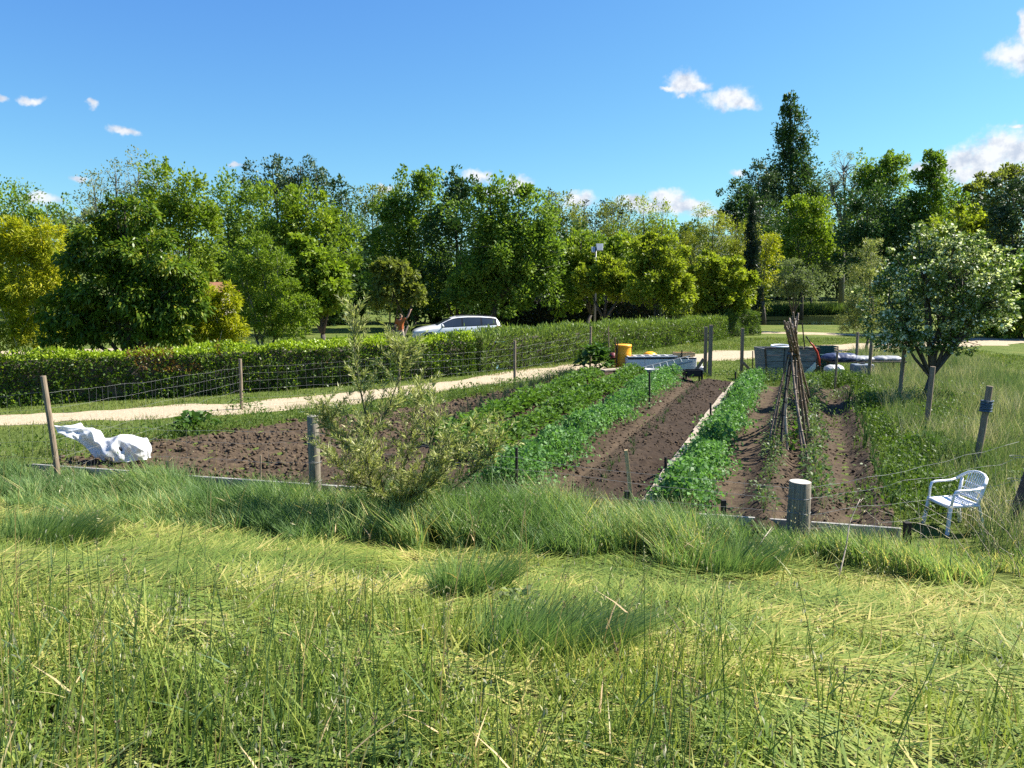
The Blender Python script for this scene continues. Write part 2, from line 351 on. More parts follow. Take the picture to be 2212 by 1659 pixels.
# ------------------------------------------------------------------ world, sun, camera
SUN_AZ, SUN_EL = math.radians(76), math.radians(46)
def build_world():
    w = bpy.data.worlds.new('World'); scene.world = w; w.use_nodes = True
    nt = w.node_tree; nt.nodes.clear()
    out = nt.nodes.new('ShaderNodeOutputWorld')
    sky = nt.nodes.new('ShaderNodeTexSky'); sky.sky_type = 'NISHITA'; sky.sun_disc = False
    sky.sun_elevation = SUN_EL; sky.sun_rotation = SUN_AZ
    sky.air_density = 1.0; sky.dust_density = .6; sky.ozone_density = 2.2
    hs = nt.nodes.new('ShaderNodeHueSaturation'); hs.inputs['Saturation'].default_value = SKY_SAT; hs.inputs['Value'].default_value = 1
    hs.inputs['Hue'].default_value = .497
    nt.links.new(sky.outputs[0], hs.inputs['Color'])
    bg = nt.nodes.new('ShaderNodeBackground'); bg.inputs['Strength'].default_value = SKY_STR
    sr = nt.nodes.new('ShaderNodeSeparateColor'); nt.links.new(hs.outputs[0], sr.inputs[0]); cc = nt.nodes.new('ShaderNodeCombineColor')
    for ch, (g_, k_) in enumerate(SKY_GRADE):      # a softer, bluer gradient from horizon to zenith
        pw = nt.nodes.new('ShaderNodeMath'); pw.operation = 'POWER'; nt.links.new(sr.outputs[ch], pw.inputs[0]); pw.inputs[1].default_value = g_
        ml = nt.nodes.new('ShaderNodeMath'); ml.operation = 'MULTIPLY'; nt.links.new(pw.outputs[0], ml.inputs[0]); ml.inputs[1].default_value = k_; nt.links.new(ml.outputs[0], cc.inputs[ch])
    nt.links.new(cc.outputs[0], bg.inputs['Color'])
    # clouds: puffs at fixed directions of the sky (azimuth, elevation)
    tc = nt.nodes.new('ShaderNodeTexCoord')
    sp = nt.nodes.new('ShaderNodeSeparateXYZ'); nt.links.new(tc.outputs['Generated'], sp.inputs[0])
    def mth(op, a, b=None, c=None):
        n = nt.nodes.new('ShaderNodeMath'); n.operation = op
        for i, x in enumerate((a, b, c)):
            if x is None: continue
            if isinstance(x, (int, float)): n.inputs[i].default_value = x
            else: nt.links.new(x, n.inputs[i])
        return n.outputs[0]
    az = mth('ARCTAN2', sp.outputs['X'], sp.outputs['Y']); el = mth('ARCSINE', sp.outputs['Z'])
    cb = nt.nodes.new('ShaderNodeCombineXYZ'); nt.links.new(az, cb.inputs[0]); nt.links.new(el, cb.inputs[1])
    def nz(scale, detail, rough=.6):
        n = nt.nodes.new('ShaderNodeTexNoise'); n.inputs['Scale'].default_value = scale; n.inputs['Detail'].default_value = detail
        n.inputs['Roughness'].default_value = rough; nt.links.new(cb.outputs[0], n.inputs['Vector']); return n
    warp = nz(26, 4)
    vs = nt.nodes.new('ShaderNodeVectorMath'); vs.operation = 'SUBTRACT'; nt.links.new(warp.outputs['Color'], vs.inputs[0]); vs.inputs[1].default_value = (.5, .5, .5)
    vm = nt.nodes.new('ShaderNodeVectorMath'); vm.operation = 'SCALE'; nt.links.new(vs.outputs[0], vm.inputs[0]); vm.inputs['Scale'].default_value = .030
    va = nt.nodes.new('ShaderNodeVectorMath'); va.operation = 'ADD'; nt.links.new(cb.outputs[0], va.inputs[0]); nt.links.new(vm.outputs[0], va.inputs[1])
    puffs = [  # photo position of the puff, half width, half height
        (1478, 178, 30, 22), (1505, 186, 26, 9), (1448, 192, 16, 5), (1480, 208, 9, 5), (1570, 214, 44, 17), (1600, 222, 34, 11),
        (2190, 118, 36, 20), (2212, 62, 10, 26), (2240, 110, 50, 28),
        (2110, 345, 52, 26), (2060, 360, 40, 18), (2010, 368, 38, 12), (2160, 325, 40, 34), (2210, 330, 60, 30), (2280, 320, 80, 44), (2120, 375, 90, 22),
        (1588, 376, 15, 7), (1034, 378, 25, 12), (1112, 402, 30, 16), (1070, 408, 30, 9), (836, 405, 15, 8), (1250, 432, 32, 16),
        (1370, 432, 34, 13), (1440, 430, 36, 16), (1480, 442, 50, 12), (1420, 445, 90, 9), (1540, 455, 50, 7),
        (66, 214, 17, 7), (4, 212, 8, 7), (200, 229, 9, 7), (270, 286, 20, 7), (510, 360, 14, 5), (175, 385, 14, 5), (92, 432, 34, 10),
        (2195, 270, 9, 5), (1620, 470, 60, 10)]
    acc = None
    for (u, v, a, b) in puffs:
        x, y, z = ray(u, v); A = math.atan2(x, y); E_ = math.asin(z/math.sqrt(x*x+y*y+z*z))
        s1 = nt.nodes.new('ShaderNodeVectorMath'); s1.operation = 'SUBTRACT'; nt.links.new(va.outputs[0], s1.inputs[0]); s1.inputs[1].default_value = (A, E_, 0)
        s2 = nt.nodes.new('ShaderNodeVectorMath'); s2.operation = 'MULTIPLY'; nt.links.new(s1.outputs[0], s2.inputs[0]); s2.inputs[1].default_value = (F/a*.78, F/b*.78, 0)
        s3 = nt.nodes.new('ShaderNodeVectorMath'); s3.operation = 'LENGTH'; nt.links.new(s2.outputs[0], s3.inputs[0])
        acc = s3.outputs['Value'] if acc is None else mth('SMOOTH_MIN', acc, s3.outputs['Value'], .25)
    det = nz(75, 6, .62)
    fld = mth('ADD', acc, mth('MULTIPLY', mth('SUBTRACT', det.outputs['Fac'], .5), 1.1))
    mr = nt.nodes.new('ShaderNodeMapRange'); mr.interpolation_type = 'SMOOTHSTEP'; nt.links.new(fld, mr.inputs['Value'])
    mr.inputs['From Min'].default_value = 1.15; mr.inputs['From Max'].default_value = .30; mr.inputs['To Min'].default_value = 0; mr.inputs['To Max'].default_value = .97
    sh = nz(48, 5)
    cr = ramp(nt, [(.36, (.60, .67, .80)), (.56, (.95, .97, 1.0))], sh.outputs['Fac'])
    bc = nt.nodes.new('ShaderNodeBackground'); bc.inputs['Strength'].default_value = CLOUD_STR; nt.links.new(cr, bc.inputs['Color'])
    mx = nt.nodes.new('ShaderNodeMixShader'); nt.links.new(mr.outputs[0], mx.inputs[0]); nt.links.new(bg.outputs[0], mx.inputs[1]); nt.links.new(bc.outputs[0], mx.inputs[2])
    nt.links.new(mx.outputs[0], out.inputs['Surface'])
    L = bpy.data.lights.new('sun', 'SUN'); L.energy = SUN_STR; L.angle = math.radians(.53); L.color = (1, .95, .86)
    so = bpy.data.objects.new('sun', L); COL.objects.link(so)
    d = Vector((math.sin(SUN_AZ)*math.cos(SUN_EL), math.cos(SUN_AZ)*math.cos(SUN_EL), math.sin(SUN_EL)))
    so.rotation_euler = d.to_track_quat('Z', 'Y').to_euler(); so.location = (20, 15, 40)
    c = bpy.data.cameras.new('camera'); c.sensor_width = 36; c.lens = 36*F/2212; c.clip_end = 6000; c.clip_start = .05
    co = bpy.data.objects.new('camera', c); COL.objects.link(co); co.location = (0, 0, CAM_H); co.rotation_euler = (pi/2-PITCH, 0, 0)
    scene.camera = co
    vs_ = scene.view_settings; vs_.view_transform = 'Standard'; vs_.look = 'None'; vs_.gamma = 1; vs_.exposure = EXPOSURE; vs_.use_curve_mapping = False
    cy = scene.cycles; cy.max_bounces = 6; cy.diffuse_bounces = 3; cy.glossy_bounces = 2; cy.transmission_bounces = 3; cy.transparent_max_bounces = 4
    cy.use_denoising = False; cy.caustics_reflective = False; cy.caustics_refractive = False
    cy.sample_clamp_indirect = 6
SKY_SAT, SKY_STR, CLOUD_STR, SUN_STR, EXPOSURE = 1.1, .1, .40, 4.9, 1.38
SKY_GRADE = ((1.0, .38), (1.0, .585), (.5, 1.60))
build_world()

# ------------------------------------------------------------------ ground
PATHS = [
    ([(-24, 10.5), (-15, 15.2), (-11.8, 17.5), (-5.1, 20.6), (2.5, 28.2), (6.5, 31.4), (11, 34.4), (17, 37.8), (24, 40.6), (40, 44.5), (70, 50)], [1.5, 1.6, 1.6, 1.6, 2.0, 2.6, 3.2, 3.2, 3.0, 3.4, 3.4]),
    ([(-30, 33), (-12, 37), (2, 43), (9, 47), (15.8, 49.0), (20.5, 47.0), (26, 43.6), (30, 42)], [2.6, 2.6, 2.4, 2.2, 2.0, 1.8, 1.8, 1.6])]
def dense(pts, ws, n=60):
    P = np.array(pts, float); out = []; wo = []
    # catmull-rom
    for i in range(len(P)-1):
        p0, p1, p2, p3 = P[max(i-1, 0)], P[i], P[i+1], P[min(i+2, len(P)-1)]
        for t in np.linspace(0, 1, n, endpoint=False):
            out.append(.5*((2*p1)+(p2-p0)*t+(2*p0-5*p1+4*p2-p3)*t*t+(3*p1-p0-3*p2+p3)*t**3)); wo.append(ws[i]*(1-t)+ws[i+1]*t)
    return np.array(out), np.array(wo)
PD = [dense(*p) for p in PATHS]
def on_path(x, y, margin=0.0):
    x = np.asarray(x); y = np.asarray(y); r = np.full(x.shape, 9.0)
    for P, w in PD:
        for i in range(0, len(P), 6):
            r = np.minimum(r, np.hypot(x-P[i, 0], y-P[i, 1])-w[i]/2)
    return r < margin
SOIL = np.array([(-7.75, 12.15), (4.55, 8.93), st_xy(1.25, 12), st_xy(1.35, 18), st_xy(1.3, 24.6), st_xy(-3.2, 24.8), st_xy(-3.6, 26.0), st_xy(-6.2, 26.4), (2.2, 26.0), (-0.3, 22.2), (-2.2, 19.7), (-4.9, 17.2), (-7.3, 15.0), (-8.1, 13.4)])
def in_poly(x, y, P):
    x = np.asarray(x); y = np.asarray(y); c = np.zeros(x.shape, bool); n = len(P); j = n-1
    for i in range(n):
        xi, yi = P[i]; xj, yj = P[j]
        c ^= ((yi > y) != (yj > y)) & (x < (xj-xi)*(y-yi)/(yj-yi+1e-12)+xi); j = i
    return c

def ground_mat():
    m, nt, out = new_mat('ground_turf')
    n1 = noise(nt, .55, 6); n2 = noise(nt, 9, 6, rough=.7); n3 = noise(nt, 60, 3)
    c1 = ramp(nt, [(.30, (.060, .088, .018)), (.52, (.115, .145, .028)), (.70, (.19, .18, .05))], n1.outputs['Fac'])
    c2 = ramp(nt, [(.33, (.035, .055, .014)), (.55, (.105, .150, .030)), (.72, (.22, .20, .085))], n2.outputs['Fac'])
    mx = nt.nodes.new('ShaderNodeMix'); mx.data_type = 'RGBA'; mx.inputs[0].default_value = .5
    nt.links.new(c1, mx.inputs[6]); nt.links.new(c2, mx.inputs[7])
    a = nt.nodes.new('ShaderNodeAttribute'); a.attribute_name = 'tint'      # thatch on the mown bank, darkened to paint in shaded gaps between blades
    mx2 = nt.nodes.new('ShaderNodeMix'); mx2.data_type = 'RGBA'; nt.links.new(a.outputs['Fac'], mx2.inputs[0])
    c3 = ramp(nt, [(.3, (.028, .036, .012)), (.5, (.065, .075, .024)), (.7, (.14, .13, .055))], n2.outputs['Fac'])
    nt.links.new(mx.outputs[2], mx2.inputs[6]); nt.links.new(c3, mx2.inputs[7])
    p = nt.nodes.new('ShaderNodeBsdfPrincipled'); p.inputs['Roughness'].default_value = .95; p.inputs['Specular IOR Level'].default_value = .1
    nt.links.new(mx2.outputs[2], p.inputs['Base Color']); nt.links.new(bump(nt, n2.outputs['Fac'], .9, .08), p.inputs['Normal'])
    nt.links.new(p.outputs[0], out.inputs['Surface']); return m
def axis(lo, hi, fine_lo, fine_hi, step, grow=1.18):
    a = list(np.arange(fine_lo, fine_hi+1e-6, step)); s = step
    while a[-1] < hi: s *= grow; a.append(a[-1]+s)
    s = step
    while a[0] > lo: s *= grow; a.insert(0, a[0]-s)
    return np.array(a)
def build_ground():
    xs = axis(-1500, 1500, -16, 22, .25); ys = axis(-60, 2600, -3, 32, .25)
    X, Y = np.meshgrid(xs, ys, indexing='ij'); Z = terrain(X, Y)
    pond = sstep(1.2, -.6, np.maximum(np.abs(X-24)-15, np.abs(Y-69)-8.2)); Z = Z-pond*.5
    V = np.stack([X, Y, Z], -1).reshape(-1, 3); ni, nj = X.shape
    i, j = np.meshgrid(np.arange(ni-1), np.arange(nj-1), indexing='ij'); a = (i*nj+j).ravel()
    Fq = np.stack([a, a+nj, a+nj+1, a+1], 1)
    tint = sstep(.2, 2.0, edge_y(X)-.5-Y).ravel()
    tint = np.maximum(tint, .75*(sstep(8, 10, X)*sstep(34, 22, Y)).ravel()*sstep(.4, .6, fbm(X*.5, Y*.5, 9)).ravel())
    o = link_mesh('ground', np_mesh('ground', V, Fq, tint), ground_mat(), smooth=True)
    setp(o, 'green grassy ground sloping down from the mown bank to the plot', 'ground', kind='structure')
build_ground()

def path_mat():
    m, nt, out = new_mat('sandy_track')
    n1 = noise(nt, 1.3, 6); n2 = noise(nt, 26, 5, rough=.7)
    c1 = ramp(nt, [(.30, (.23, .175, .11)), (.50, (.38, .305, .205)), (.70, (.52, .44, .32))], n2.outputs['Fac'])
    a = nt.nodes.new('ShaderNodeAttribute'); a.attribute_name = 'tint'
    c2 = ramp(nt, [(.35, (.10, .13, .035)), (.65, (.20, .20, .075))], n2.outputs['Fac'])
    ad = nt.nodes.new('ShaderNodeMath'); ad.operation = 'ADD'; nt.links.new(a.outputs['Fac'], ad.inputs[0]); nt.links.new(n1.outputs['Fac'], ad.inputs[1])
    mr = nt.nodes.new('ShaderNodeMapRange'); nt.links.new(ad.outputs[0], mr.inputs['Value']); mr.inputs['From Min'].default_value = .98; mr.inputs['From Max'].default_value = 1.22
    mx = nt.nodes.new('ShaderNodeMix'); mx.data_type = 'RGBA'; nt.links.new(mr.outputs[0], mx.inputs[0]); nt.links.new(c1, mx.inputs[6]); nt.links.new(c2, mx.inputs[7])
    p = nt.nodes.new('ShaderNodeBsdfPrincipled'); p.inputs['Roughness'].default_value = .95; p.inputs['Specular IOR Level'].default_value = .1
    nt.links.new(mx.outputs[2], p.inputs['Base Color']); nt.links.new(bump(nt, n2.outputs['Fac'], .5, .02), p.inputs['Normal'])
    nt.links.new(p.outputs[0], out.inputs['Surface']); return m
def build_paths():
    pm = path_mat()
    labs = ['pale sandy track running past the hedge and the vegetable plot', 'sandy track behind the oleander hedge beside the pond lawn']
    for k, (P, w) in enumerate(PD):
        T = np.gradient(P, axis=0); T /= np.linalg.norm(T, axis=1, keepdims=True); Nn = np.stack([-T[:, 1], T[:, 0]], 1)
        nc = 15; q = np.linspace(-1, 1, nc); s = np.arange(len(P))
        V = []; tint = []
        for j, qq in enumerate(q):
            wig = (fbm(s*.11, s*0+j*.3+(5 if qq > 0 else 0), 31+k)-.47)*1.5*abs(qq)
            X = P[:, 0]+Nn[:, 0]*(w/2*qq*(1.06+wig)); Y = P[:, 1]+Nn[:, 1]*(w/2*qq*(1.06+wig))
            V.append(np.stack([X, Y, terrain(X, Y)+.014-.018*(abs(qq) == 1)], 1))
            tint.append(np.full(len(P), .60*math.exp(-(qq/.22)**2)*(.75 if k == 0 else .6)+.8*max(0, abs(qq)-.72)))
        V = np.array(V); n = len(P)
        i, j = np.meshgrid(np.arange(nc-1), np.arange(n-1), indexing='ij'); a = (i*n+j).ravel()
        Fq = np.stack([a, a+1, a+n+1, a+n], 1)[:, ::-1]
        o = link_mesh('path', np_mesh('path', V.reshape(-1, 3), Fq, np.array(tint).ravel()), pm, smooth=True)
        setp(o, labs[k], 'path', kind='structure')
build_paths()

ROWS = dict(onion=-7.35, potA=-6.3, potB=-5.15, pea1=-4.05, plank=-2.0, pea2=-1.5, tomA=-.42, tomB=.22, leek=1.12)
def soil_height(S, T):
    clod = (fbm(S*6, T*6, 41, 3)-.45)*.10 + (vnoise(S*14, T*14, 47)-.5)*.045
    lumpy = np.where(S < -7.6, 1.8, np.where((S > -3.3) & (S < -2.2), .9, .8))
    h = clod*lumpy
    for c, wdt, hh in ((-7.35, .35, .06), (-6.3, .45, .15), (-5.15, .45, .15), (-4.05, .42, .12), (-2.75, .40, .12), (-1.5, .4, .13), (-.42, .22, .18), (.22, .22, .18), (1.12, .2, .14)):
        h = h+hh*np.exp(-((S-c)/wdt)**2)
    tread = np.exp(-((S+.95)/.2)**4)+np.exp(-((S-.68)/.16)**4)+np.exp(-((S+3.35)/.10)**2)+np.exp(-((S+.1)/.12)**2)*.7
    h = h*(1-.75*np.clip(tread, 0, 1))-.03*np.clip(tread, 0, 1)
    rip = np.sin(T*2*pi/.42+3*fbm(S*1.2, T*1.2, 55)*2)
    h = h+.022*np.clip(tread, 0, 1)*(rip > .75)*1.0*(S > -1.4)
    return h
def soil_mat():
    m, nt, out = new_mat('garden_soil')
    n1 = noise(nt, 12, 6, rough=.7); n2 = noise(nt, 1.1, 4)
    dark = ramp(nt, [(.3, (.018, .012, .008)), (.7, (.052, .035, .023))], n1.outputs['Fac'])
    dry = ramp(nt, [(.3, (.052, .036, .023)), (.7, (.135, .096, .060))], n1.outputs['Fac'])
    a = nt.nodes.new('ShaderNodeAttribute'); a.attribute_name = 'tint'
    ad = nt.nodes.new('ShaderNodeMath'); ad.operation = 'MULTIPLY_ADD'; nt.links.new(n2.outputs['Fac'], ad.inputs[0]); ad.inputs[1].default_value = .7; nt.links.new(a.outputs['Fac'], ad.inputs[2])
    mr = nt.nodes.new('ShaderNodeMapRange'); nt.links.new(ad.outputs[0], mr.inputs['Value']); mr.inputs['From Min'].default_value = .35; mr.inputs['From Max'].default_value = 1.3
    mx = nt.nodes.new('ShaderNodeMix'); mx.data_type = 'RGBA'; nt.links.new(mr.outputs[0], mx.inputs[0]); nt.links.new(dark, mx.inputs[6]); nt.links.new(dry, mx.inputs[7])
    p = nt.nodes.new('ShaderNodeBsdfPrincipled'); p.inputs['Roughness'].default_value = .95; p.inputs['Specular IOR Level'].default_value = .15
    nt.links.new(mx.outputs[2], p.inputs['Base Color']); nt.links.new(bump(nt, n1.outputs['Fac'], .7, .03), p.inputs['Normal'])
    nt.links.new(p.outputs[0], out.inputs['Surface']); return m
def build_soil():
    st = .055
    s = np.arange(-13.6, 1.6, st); t = np.arange(8.0, 27.2, st)
    S, T = np.meshgrid(s, t, indexing='ij'); X, Y = st_xy(S, T)
    jx = (vnoise(X*1.7, Y*1.7, 61)-.5)*.35
    inside = in_poly(X+jx, Y+jx, SOIL)
    Z = terrain(X, Y)+.03+soil_height(S, T)
    dry = .26+.30*(S < -7.6)+.40*np.exp(-((S+.95)/.22)**2)+.28*np.exp(-((S-.68)/.25)**2)+.45*np.exp(-((S+3.3)/.16)**2)-.5*np.exp(-((S+2.35)/.35)**2)+.3*np.exp(-((S+.1)/.2)**2)
    dry = dry+.6*(soil_height(S, T))*4*(S < -7.6)
    # sink a skirt at the border so that no sheet edge floats
    ins = inside.astype(float); k = ins.copy()
    for _ in range(3):
        k = np.minimum.reduce([k, np.roll(k, 1, 0), np.roll(k, -1, 0), np.roll(k, 1, 1), np.roll(k, -1, 1)])
    Z = Z-np.where(k > 0, 0, .06)
    ni, nj = S.shape; i, j = np.meshgrid(np.arange(ni-1), np.arange(nj-1), indexing='ij'); i = i.ravel(); j = j.ravel()
    keep = inside[i, j] & inside[i+1, j] & inside[i+1, j+1] & inside[i, j+1]
    a = (i*nj+j)[keep]; Fq = np.stack([a, a+nj, a+nj+1, a+1], 1)
    used = np.unique(Fq); remap = np.zeros(ni*nj, np.int64); remap[used] = np.arange(len(used))
    V = np.stack([X, Y, Z], -1).reshape(-1, 3)[used]
    o = link_mesh('soil', np_mesh('soil', V, remap[Fq], dry.ravel()[used]), soil_mat(), smooth=True)
    setp(o, 'dark brown tilled soil of the vegetable plot with beds and furrows', 'soil', kind='structure')
build_soil()
SOILMAT = bpy.data.materials['garden_soil']
def soil_z(x, y):
    s, t = xy_st(x, y); return tz(x, y)+.03+float(soil_height(np.array([s]), np.array([t]))[0])
def base_z(x, y):
    return soil_z(x, y) if bool(in_poly(np.array([x]), np.array([y]), SOIL)[0]) else tz(x, y)

def build_water():
    m, nt, out = new_mat('pond_water')
    n = noise(nt, 1.6, 3, stretch=(1, 3, 1))
    p = nt.nodes.new('ShaderNodeBsdfPrincipled')
    c = ramp(nt, [(.4, (.020, .030, .014)), (.6, (.030, .042, .018))], n.outputs['Fac'])
    nt.links.new(c, p.inputs['Base Color']); p.inputs['Roughness'].default_value = .06
    nt.links.new(bump(nt, n.outputs['Fac'], .12, .05), p.inputs['Normal']); nt.links.new(p.outputs[0], out.inputs['Surface'])
    g = MB(); g.add([(7.5, 59.5, -.13), (40.5, 59.5, -.13), (40.5, 78.5, -.13), (7.5, 78.5, -.13)], [(0, 1, 2, 3)])
    o = g.build('water', m); setp(o, 'still green pond beyond the lawn', 'pond', kind='structure')
    # distant hill
    a = np.linspace(-1, 1, 60); b = np.linspace(0, 1, 14); A, B = np.meshgrid(a, b, indexing='ij')
    X = 520+A*700+(B-.5)*60; Y = 1500+B*500; Z = 12+(110+40*fbm(A*3, B*2, 71)-20)*np.sin(B*pi/2)*np.cos(A*pi/2)**.7
    g = MB(); g.grid(np.stack([X, Y, Z], -1)); o = g.build('hill', M['hill'], smooth=True); setp(o, 'low wooded hill on the horizon', 'hill', kind='structure')
build_water()
# ------------------------------------------------------------------ leaves and blades
def unit(a): return a/(np.linalg.norm(a, axis=-1, keepdims=True)+1e-9)
def leaf_quads(P, D, L, W, fold=.18, nrm=None, droop=0.0):
    """rhombic leaves: base point P, axis D, length L, width W"""
    n = len(P); D = unit(D)
    if nrm is None: nrm = rng.normal(size=(n, 3)); nrm[:, 2] += .6
    S = unit(np.cross(D, nrm)); U = unit(np.cross(S, D))
    L = np.broadcast_to(L, (n,))[:, None]; W = np.broadcast_to(W, (n,))[:, None]
    mid = P+D*L*.45
    tip = P+D*L; tip[:, 2] -= (L[:, 0]*droop)
    V = np.stack([P, mid+S*W/2+U*W*fold, tip, mid-S*W/2+U*W*fold], 1)
    return V.reshape(-1, 3), np.arange(n*4).reshape(n, 4)
class Leaves:
    def __init__(s): s.V = []; s.F = []; s.t = []; s.n = 0
    def add(s, V, Fq, tint_per_item, vpi):
        s.V.append(V); s.F.append(Fq+s.n); s.n += len(V); s.t.append(np.repeat(tint_per_item, vpi)); return s
    def leaves(s, P, D, L, W, tint, **k):
        V, Fq = leaf_quads(P, D, L, W, **k); return s.add(V, Fq, np.broadcast_to(tint, (len(P),)), 4)
    def blades(s, P, H, W, lean, tint, curve=1.6, ang=None, lie=0.0):
        """ribbons of two quads; lean (n,2) horizontal reach of the tip"""
        n = len(P); H = np.broadcast_to(H, (n,)); W = np.broadcast_to(W, (n,))
        ang = rng.uniform(0, pi, n) if ang is None else ang
        side = np.stack([np.cos(ang), np.sin(ang), np.zeros(n)], 1)
        l3 = np.concatenate([lean, np.zeros((n, 1))], 1)
        pts = []
        for q, w in ((0, 1), (.5, .8), (1, .10)):
            c = P+l3*q**curve; c[:, 2] += H*(q if lie == 0 else q*(1-.35*q))
            pts += [c-side*(W*w/2)[:, None], c+side*(W*w/2)[:, None]]
        V = np.stack(pts, 1).reshape(-1, 3); b = np.arange(n)[:, None]*6
        Fq = np.concatenate([b+np.array([[0, 1, 3, 2]]), b+np.array([[2, 3, 5, 4]])], 0)
        return s.add(V, Fq, np.broadcast_to(tint, (n,)), 6)
    def mesh(s, name):
        return np_mesh(name, np.concatenate(s.V), np.concatenate(s.F), np.clip(np.concatenate(s.t), 0, 1))

# ------------------------------------------------------------------ trees
def crown_points(lobes, n, clump=.30, up=1.0, inner=.22, hollow=.62):
    """lobes: (cx,cy,cz,rx,ry,rz). returns points, outward direction, clump tint"""
    vol = np.array([l[3]*l[4]+l[3]*l[5] for l in lobes]); share = vol/vol.sum()
    P = []; O = []; T = []
    for l, sh in zip(lobes, share):
        c = np.array(l[:3]); r = np.array(l[3:6]); nl = max(40, int(n*sh)); rm = min(r[0], r[2])
        rc = clump*rm*rng.uniform(.45, 1.6, 400)
        nc = int(np.clip(9*(r.max()/rm)*(0.3/clump)**2*1.6, 14, 110)); rc = rc[:nc]
        d = unit(rng.normal(size=(nc, 3))); d[:, 2] = np.where(d[:, 2] < -.75, -d[:, 2], d[:, 2])
        cc = c+d*r*rng.uniform(hollow, 1.12, (nc, 1)); ct = rng.normal(0, .13, nc)
        ni = int(nl*inner); no = nl-ni
        k = rng.integers(0, nc, no)
        q = unit(rng.normal(size=(no, 3)))*(rng.uniform(0, 1, (no, 1))**.45)
        q = q*rc[k][:, None]*np.array([1, 1, up*.85])
        P.append(cc[k]+q); O.append(unit(q)*.7+d[k]*.6); T.append(ct[k])
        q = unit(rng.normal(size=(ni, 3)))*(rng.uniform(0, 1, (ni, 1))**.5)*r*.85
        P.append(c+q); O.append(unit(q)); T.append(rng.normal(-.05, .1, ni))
    return np.concatenate(P), np.concatenate(O), np.concatenate(T)
def limb_mesh(lobes, base_r, h0, stems=1, spread=.0, twigs=6, top=None):
    g = MB()
    big = max(lobes, key=lambda l: l[3]*l[5])
    for k in range(stems):
        a = 2*pi*k/max(1, stems)+.6; o = Vector((math.cos(a), math.sin(a), 0))*spread
        f = Vector((big[0], big[1], max(h0, .25*big[2])))*.35 if stems == 1 else Vector((0, 0, h0))
        fork = Vector((o.x*2.2+f.x, o.y*2.2+f.y, max(h0, .3)))
        g.tube([(o.x*.6, o.y*.6, -.15), (o.x*.9+f.x*.2, o.y*.9, h0*.4), fork], [base_r*1.25, base_r, base_r*.82], 8)
        sel = lobes if stems == 1 else [l for i, l in enumerate(lobes) if i % stems == k % len(lobes)] or [lobes[k % len(lobes)]]
        for l in sel:
            c = Vector(l[:3]); r = Vector(l[3:6])
            tip = c+Vector((0, 0, r.z*.75)); m1 = fork.lerp(c, .5)+Vector((random.uniform(-.2, .2), random.uniform(-.2, .2), .1))*r.x*.5
            br = base_r*.62
            g.tube([fork, m1, c, tip], [br, br*.7, br*.45, br*.1], 6)
            for _ in range(twigs):
                d = Vector((random.gauss(0, 1), random.gauss(0, 1), random.gauss(.35, .7))).normalized()
                e = c+Vector((d.x*r.x, d.y*r.y, d.z*r.z))*.93; s0 = m1.lerp(tip, random.uniform(.15, .8))
                g.tube([s0, s0.lerp(e, .5)+Vector((0, 0, r.z*.07)), e], [br*.3, br*.2, br*.05], 4)
    return g
WSC = 1.22
def tree(name, label, cat, base, lobes_px, d, mat, leaf, n, clump=.3, up=1.0, trunk=.14, h0=None, bark='bark', stems=1, spread=0,
         depth=.85, group=None, shape=None, inner=.22, hollow=.62, twigs=6, droop=0, wratio=.6, tintb=0.0, spires=0, tsig=.2):
    """lobes_px: (u, v, half width, half height [, extra distance]) of the crown masses at distance d"""
    bx = at(base, 600, d)[0]; bz = tz(bx, d); B = np.array([bx, d, bz])
    L = []
    for l in lobes_px:
        dd = d+(l[4] if len(l) > 4 else 0); c = at(l[0], l[1], dd)-B; k = dd/F/(math.cos(PITCH)+(-(l[1]-829.5)/F)*math.sin(PITCH))
        ws = WSC if group == 'trees of the wood behind the gardens' else 1.0; L.append((c[0], c[1], c[2], l[2]*k*ws, min(l[2], 1.3*l[3])*k*depth, l[3]*k*(.5+.5*ws)))
    root = thing(name, label, cat, (bx, d, bz), group=group)
    if h0 is None: h0 = max(.4, min(l[2]-l[5] for l in L)*.9)
    limb_mesh(L, trunk, h0, stems, spread, twigs).build('trunk', M[bark], root, smooth=True)
    P, O, T = crown_points(L, int(n*1.35) if leaf > .15 else n, clump, up, inner, hollow)
    for _ in range(spires):
        l = L[rng.integers(len(L))]; m = 60; hh = l[5]*rng.uniform(.35, .65)
        a = rng.uniform(-.7, .7); x0 = l[0]+l[3]*a; y0 = l[1]+l[4]*rng.uniform(-.6, .6); z0 = l[2]+l[5]*math.sqrt(1-a*a)*.72
        q = rng.uniform(0, 1, m); rr = l[3]*.17*(1-q*.75)
        P = np.concatenate([P, np.stack([x0+rng.normal(0, 1, m)*rr, y0+rng.normal(0, 1, m)*rr, z0+q*hh], 1)]); O = np.concatenate([O, rng.normal(size=(m, 3))+[0, 0, 1]]); T = np.concatenate([T, rng.normal(.05, .1, m)])
    keep = P[:, 2] > .15; P, O, T = P[keep], O[keep], T[keep]; n_ = len(P)
    if group == 'trees of the wood behind the gardens': leaf = leaf*.82
    D = O+rng.normal(0, .55, (n_, 3)); D[:, 2] += .15-droop
    nr = O*.8+rng.normal(0, .5, (n_, 3)); nr[:, 2] += .7
    zr = (P[:, 2]-P[:, 2].min())/(np.ptp(P[:, 2])+1e-6)
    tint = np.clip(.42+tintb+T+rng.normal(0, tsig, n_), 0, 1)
    sz = leaf*rng.uniform(.65, 1.35, n_)
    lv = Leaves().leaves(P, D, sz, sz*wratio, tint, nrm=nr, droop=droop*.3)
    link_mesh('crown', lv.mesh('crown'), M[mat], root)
    return root

